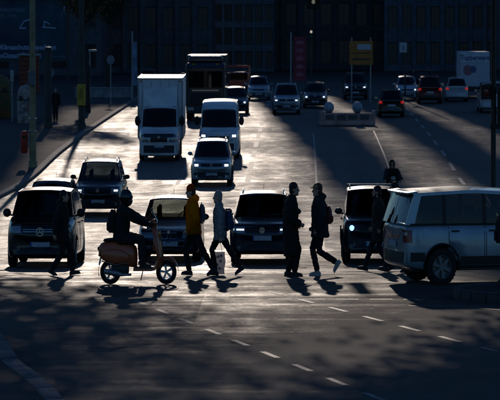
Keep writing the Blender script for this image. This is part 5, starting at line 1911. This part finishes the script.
# ------------------------------------------------------------------ street trees
def make_tree(seed, h=12, nl=9, reach=1.0, per=42, lsz=1.0, rise=1.0, zmin=0.0, sig=1.0):
    rnd = random.Random(seed)
    r = empty('street_tree')
    trunk = MB()
    tp = [Vector((rnd.uniform(-.12, .12) * k, rnd.uniform(-.12, .12) * k, h * .5 * k / 5)) for k in range(6)]
    trunk.tube(tp, [.24, .20, .18, .17, .15, .12], 10)
    tips = []
    for k in range(nl):
        a = rnd.uniform(0, 6.28)
        st_ = tp[4 + k % 2]
        L = rnd.uniform(2.5, 4.2) * reach
        p = [st_]
        d = Vector((math.cos(a), math.sin(a), rnd.uniform(.7, 1.6) * rise)).normalized()
        for q in range(4):
            d = (d + Vector((rnd.uniform(-.3, .3), rnd.uniform(-.3, .3), .12))).normalized()
            p.append(p[-1] + d * L / 4)
        trunk.tube(p, [.09, .07, .05, .035, .02], 7)
        for q in range(1, 5):
            for w in range(3):
                e = (d + Vector((rnd.uniform(-1, 1), rnd.uniform(-1, 1), rnd.uniform(-.4, .8)))).normalized()
                t1 = p[q] + e * rnd.uniform(.7, 1.5) * reach ** .5
                trunk.tube([p[q], (p[q] + t1) / 2 + Vector((0, 0, .08)), t1], [.022, .015, .008], 5)
                tips += [(p[q] + t1) / 2, t1]
    trunk.build('trunk', mat('bark', (.05, .04, .032), .95, var=.35, scale=9, bump=.6, bscale=25), r)
    lv = MB()
    for t in tips:
        for w in range(per):
            c = t + Vector((rnd.gauss(0, .42) * sig, rnd.gauss(0, .42) * sig, rnd.gauss(0, .36) * sig))
            if c.z < zmin:
                continue
            a = Vector((rnd.uniform(-1, 1), rnd.uniform(-1, 1), rnd.uniform(-1, 1))).normalized() * .075 * lsz
            b_ = a.cross(Vector((rnd.uniform(-1, 1), rnd.uniform(-1, 1), rnd.uniform(-1, 1)))).normalized() * .05 * lsz
            o_ = len(lv.v)
            lv.v += [tuple(c - a), tuple(c + b_), tuple(c + a), tuple(c - b_)]
            lv.f.append((o_, o_ + 1, o_ + 2, o_ + 3))
    cr = lv.build('crown', mat('autumn leaves', (.045, .05, .02), .8, var=.4, scale=2, trans=.3), r, smooth=False, fix=False)
    cr['kind'] = 'stuff'
    return r


t0 = make_tree(3)
put(t0, -14.3, 133, 0, 'street tree with bare lower trunk beyond the mast with the yellow box', 'tree', 'street trees', wheelbase=0, dz=.13)
t1 = make_tree(8, 11)
put(t1, -15.5, 160, 0, 'street tree standing left of the slim pale banner', 'tree', 'street trees', wheelbase=0, dz=.13)

t2 = make_tree(21, 15.5, nl=34, reach=4.1, per=135, lsz=2.5, rise=.40, zmin=7.2, sig=3.2)  # added unseen tree, its wide crown shaped to shade the foreground road
put(t2, 7.6, 56, 0, 'added tree out of view on the small median at the right, shading the foreground', 'tree', 'street trees', wheelbase=0, dz=.15)
t3 = make_tree(33, 15.5, nl=28, reach=3.7, per=120, lsz=2.5, rise=.40, zmin=7.2, sig=3.2)  # second added tree out of view, dappling the near road from the left
put(t3, -14.2, 62.6, 0, 'added tree out of view beyond the left edge, shading the near street', 'tree', 'street trees', wheelbase=0, dz=.13)

# ------------------------------------------------------------------ buildings that close the view
def building(x0, x1, y, h, cols, storey, m, mw, label, win=(.62, .62), vis=3, depth=14, pier=0.0, up=()):
    o = empty('building')
    w = x1 - x0
    cw = w / cols
    ww, wh = cw * win[0], storey * win[1]
    wall = MB()
    base = -.6
    # piers and spandrels leave real openings
    xs = [-w / 2 + cw * k for k in range(cols + 1)]
    for k in range(cols):
        a, b = xs[k], xs[k] + (cw - ww) / 2
        wall.box(((a + b) / 2, .2, (h + base) / 2), (b - a, .4, h - base))
        a, b = xs[k + 1] - (cw - ww) / 2, xs[k + 1]
        wall.box(((a + b) / 2, .2, (h + base) / 2), (b - a, .4, h - base))
        if pier:
            wall.box((xs[k], -pier / 2, (h + base) / 2), (.35, pier, h - base))
    for (u0, u1, uh) in up:            # added out-of-view towers with floor bands, spaced to shade strips of the street
        tw = MB()
        xa, xb = u0 / K - (x0 + x1) / 2, u1 / K - (x0 + x1) / 2
        tw.box(((xa + xb) / 2, depth / 2 + .8, (h + uh) / 2), (xb - xa, depth - 1.2, uh - h))
        zz = h + 1.0
        while zz < uh:
            tw.box(((xa + xb) / 2, depth / 2 + .6, zz), (xb - xa + .3, depth - .6, .9))
            zz += 3.4
        tw.build('added_shade_tower', m, o, smooth=False, fix=False)
    nst = int(h / storey)
    sp = storey - wh
    for j in range(nst + 1):
        z0 = j * storey - sp * .5 if j else base
        z1 = j * storey + sp * .5 if j < nst else h
        wall.box((0, .21, (z0 + z1) / 2), (w - .01, .38, z1 - z0))
    wall.box((0, depth / 2 + .6, (h + base) / 2), (w, depth, h - base))
    wall.build('wall', m, o, smooth=False, fix=False)
    MB().box((0, depth / 2, h + .15), (w + .4, depth + 1.2, .3)).build('roof', M_DARK, o, smooth=False)
    fm, pm_ = None, None
    for j in range(min(nst, vis)):
        for k in range(cols):
            zc_ = j * storey + storey / 2
            xc = xs[k] + cw / 2
            if fm is None:
                f_ = MB()
                for s in (-1, 1):
                    f_.box((s * (ww / 2 - .04), .25, 0), (.08, .08, wh))
                    f_.box((0, .25, s * (wh / 2 - .04)), (ww - .16, .08, .08))
                f_.box((0, .25, 0), (.06, .07, wh - .16))
                wf = f_.build('window', mw, o, smooth=False)
                pn = MB().box((0, .27, 0), (ww - .1, .02, wh - .1)).build('pane', M_PANE, wf, smooth=False)
                fm, pm_ = wf, pn
                wf.location = (xc, 0, zc_)
            else:
                wf = fm.copy()
                COL.objects.link(wf)
                wf.location = (xc, 0, zc_)
                wf.parent = o
                pn = pm_.copy()
                COL.objects.link(pn)
                pn.parent = wf
    put(o, (x0 + x1) / 2, y, 0, label, 'building', 'buildings closing the street', wheelbase=0)
    return o


M_PANE = mat('window pane', (.012, .016, .022), .25, var=.2)
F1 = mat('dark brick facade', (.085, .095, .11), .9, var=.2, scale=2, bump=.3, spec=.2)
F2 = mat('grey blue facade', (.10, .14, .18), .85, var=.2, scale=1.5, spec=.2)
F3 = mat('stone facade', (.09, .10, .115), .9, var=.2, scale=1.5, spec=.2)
FW = mat('window frame', (.05, .055, .06), .7)
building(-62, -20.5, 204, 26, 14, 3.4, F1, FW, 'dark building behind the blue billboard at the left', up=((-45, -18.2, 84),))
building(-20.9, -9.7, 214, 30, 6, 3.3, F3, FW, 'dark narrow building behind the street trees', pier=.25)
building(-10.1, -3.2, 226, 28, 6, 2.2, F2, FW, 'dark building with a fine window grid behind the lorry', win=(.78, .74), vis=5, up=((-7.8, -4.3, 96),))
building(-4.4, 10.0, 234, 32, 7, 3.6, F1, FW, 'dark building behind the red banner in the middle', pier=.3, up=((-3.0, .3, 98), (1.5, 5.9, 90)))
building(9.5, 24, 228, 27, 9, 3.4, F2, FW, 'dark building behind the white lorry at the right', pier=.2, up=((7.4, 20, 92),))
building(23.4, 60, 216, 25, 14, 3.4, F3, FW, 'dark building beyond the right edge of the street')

bpy.data.scenes.remove(BENCH)
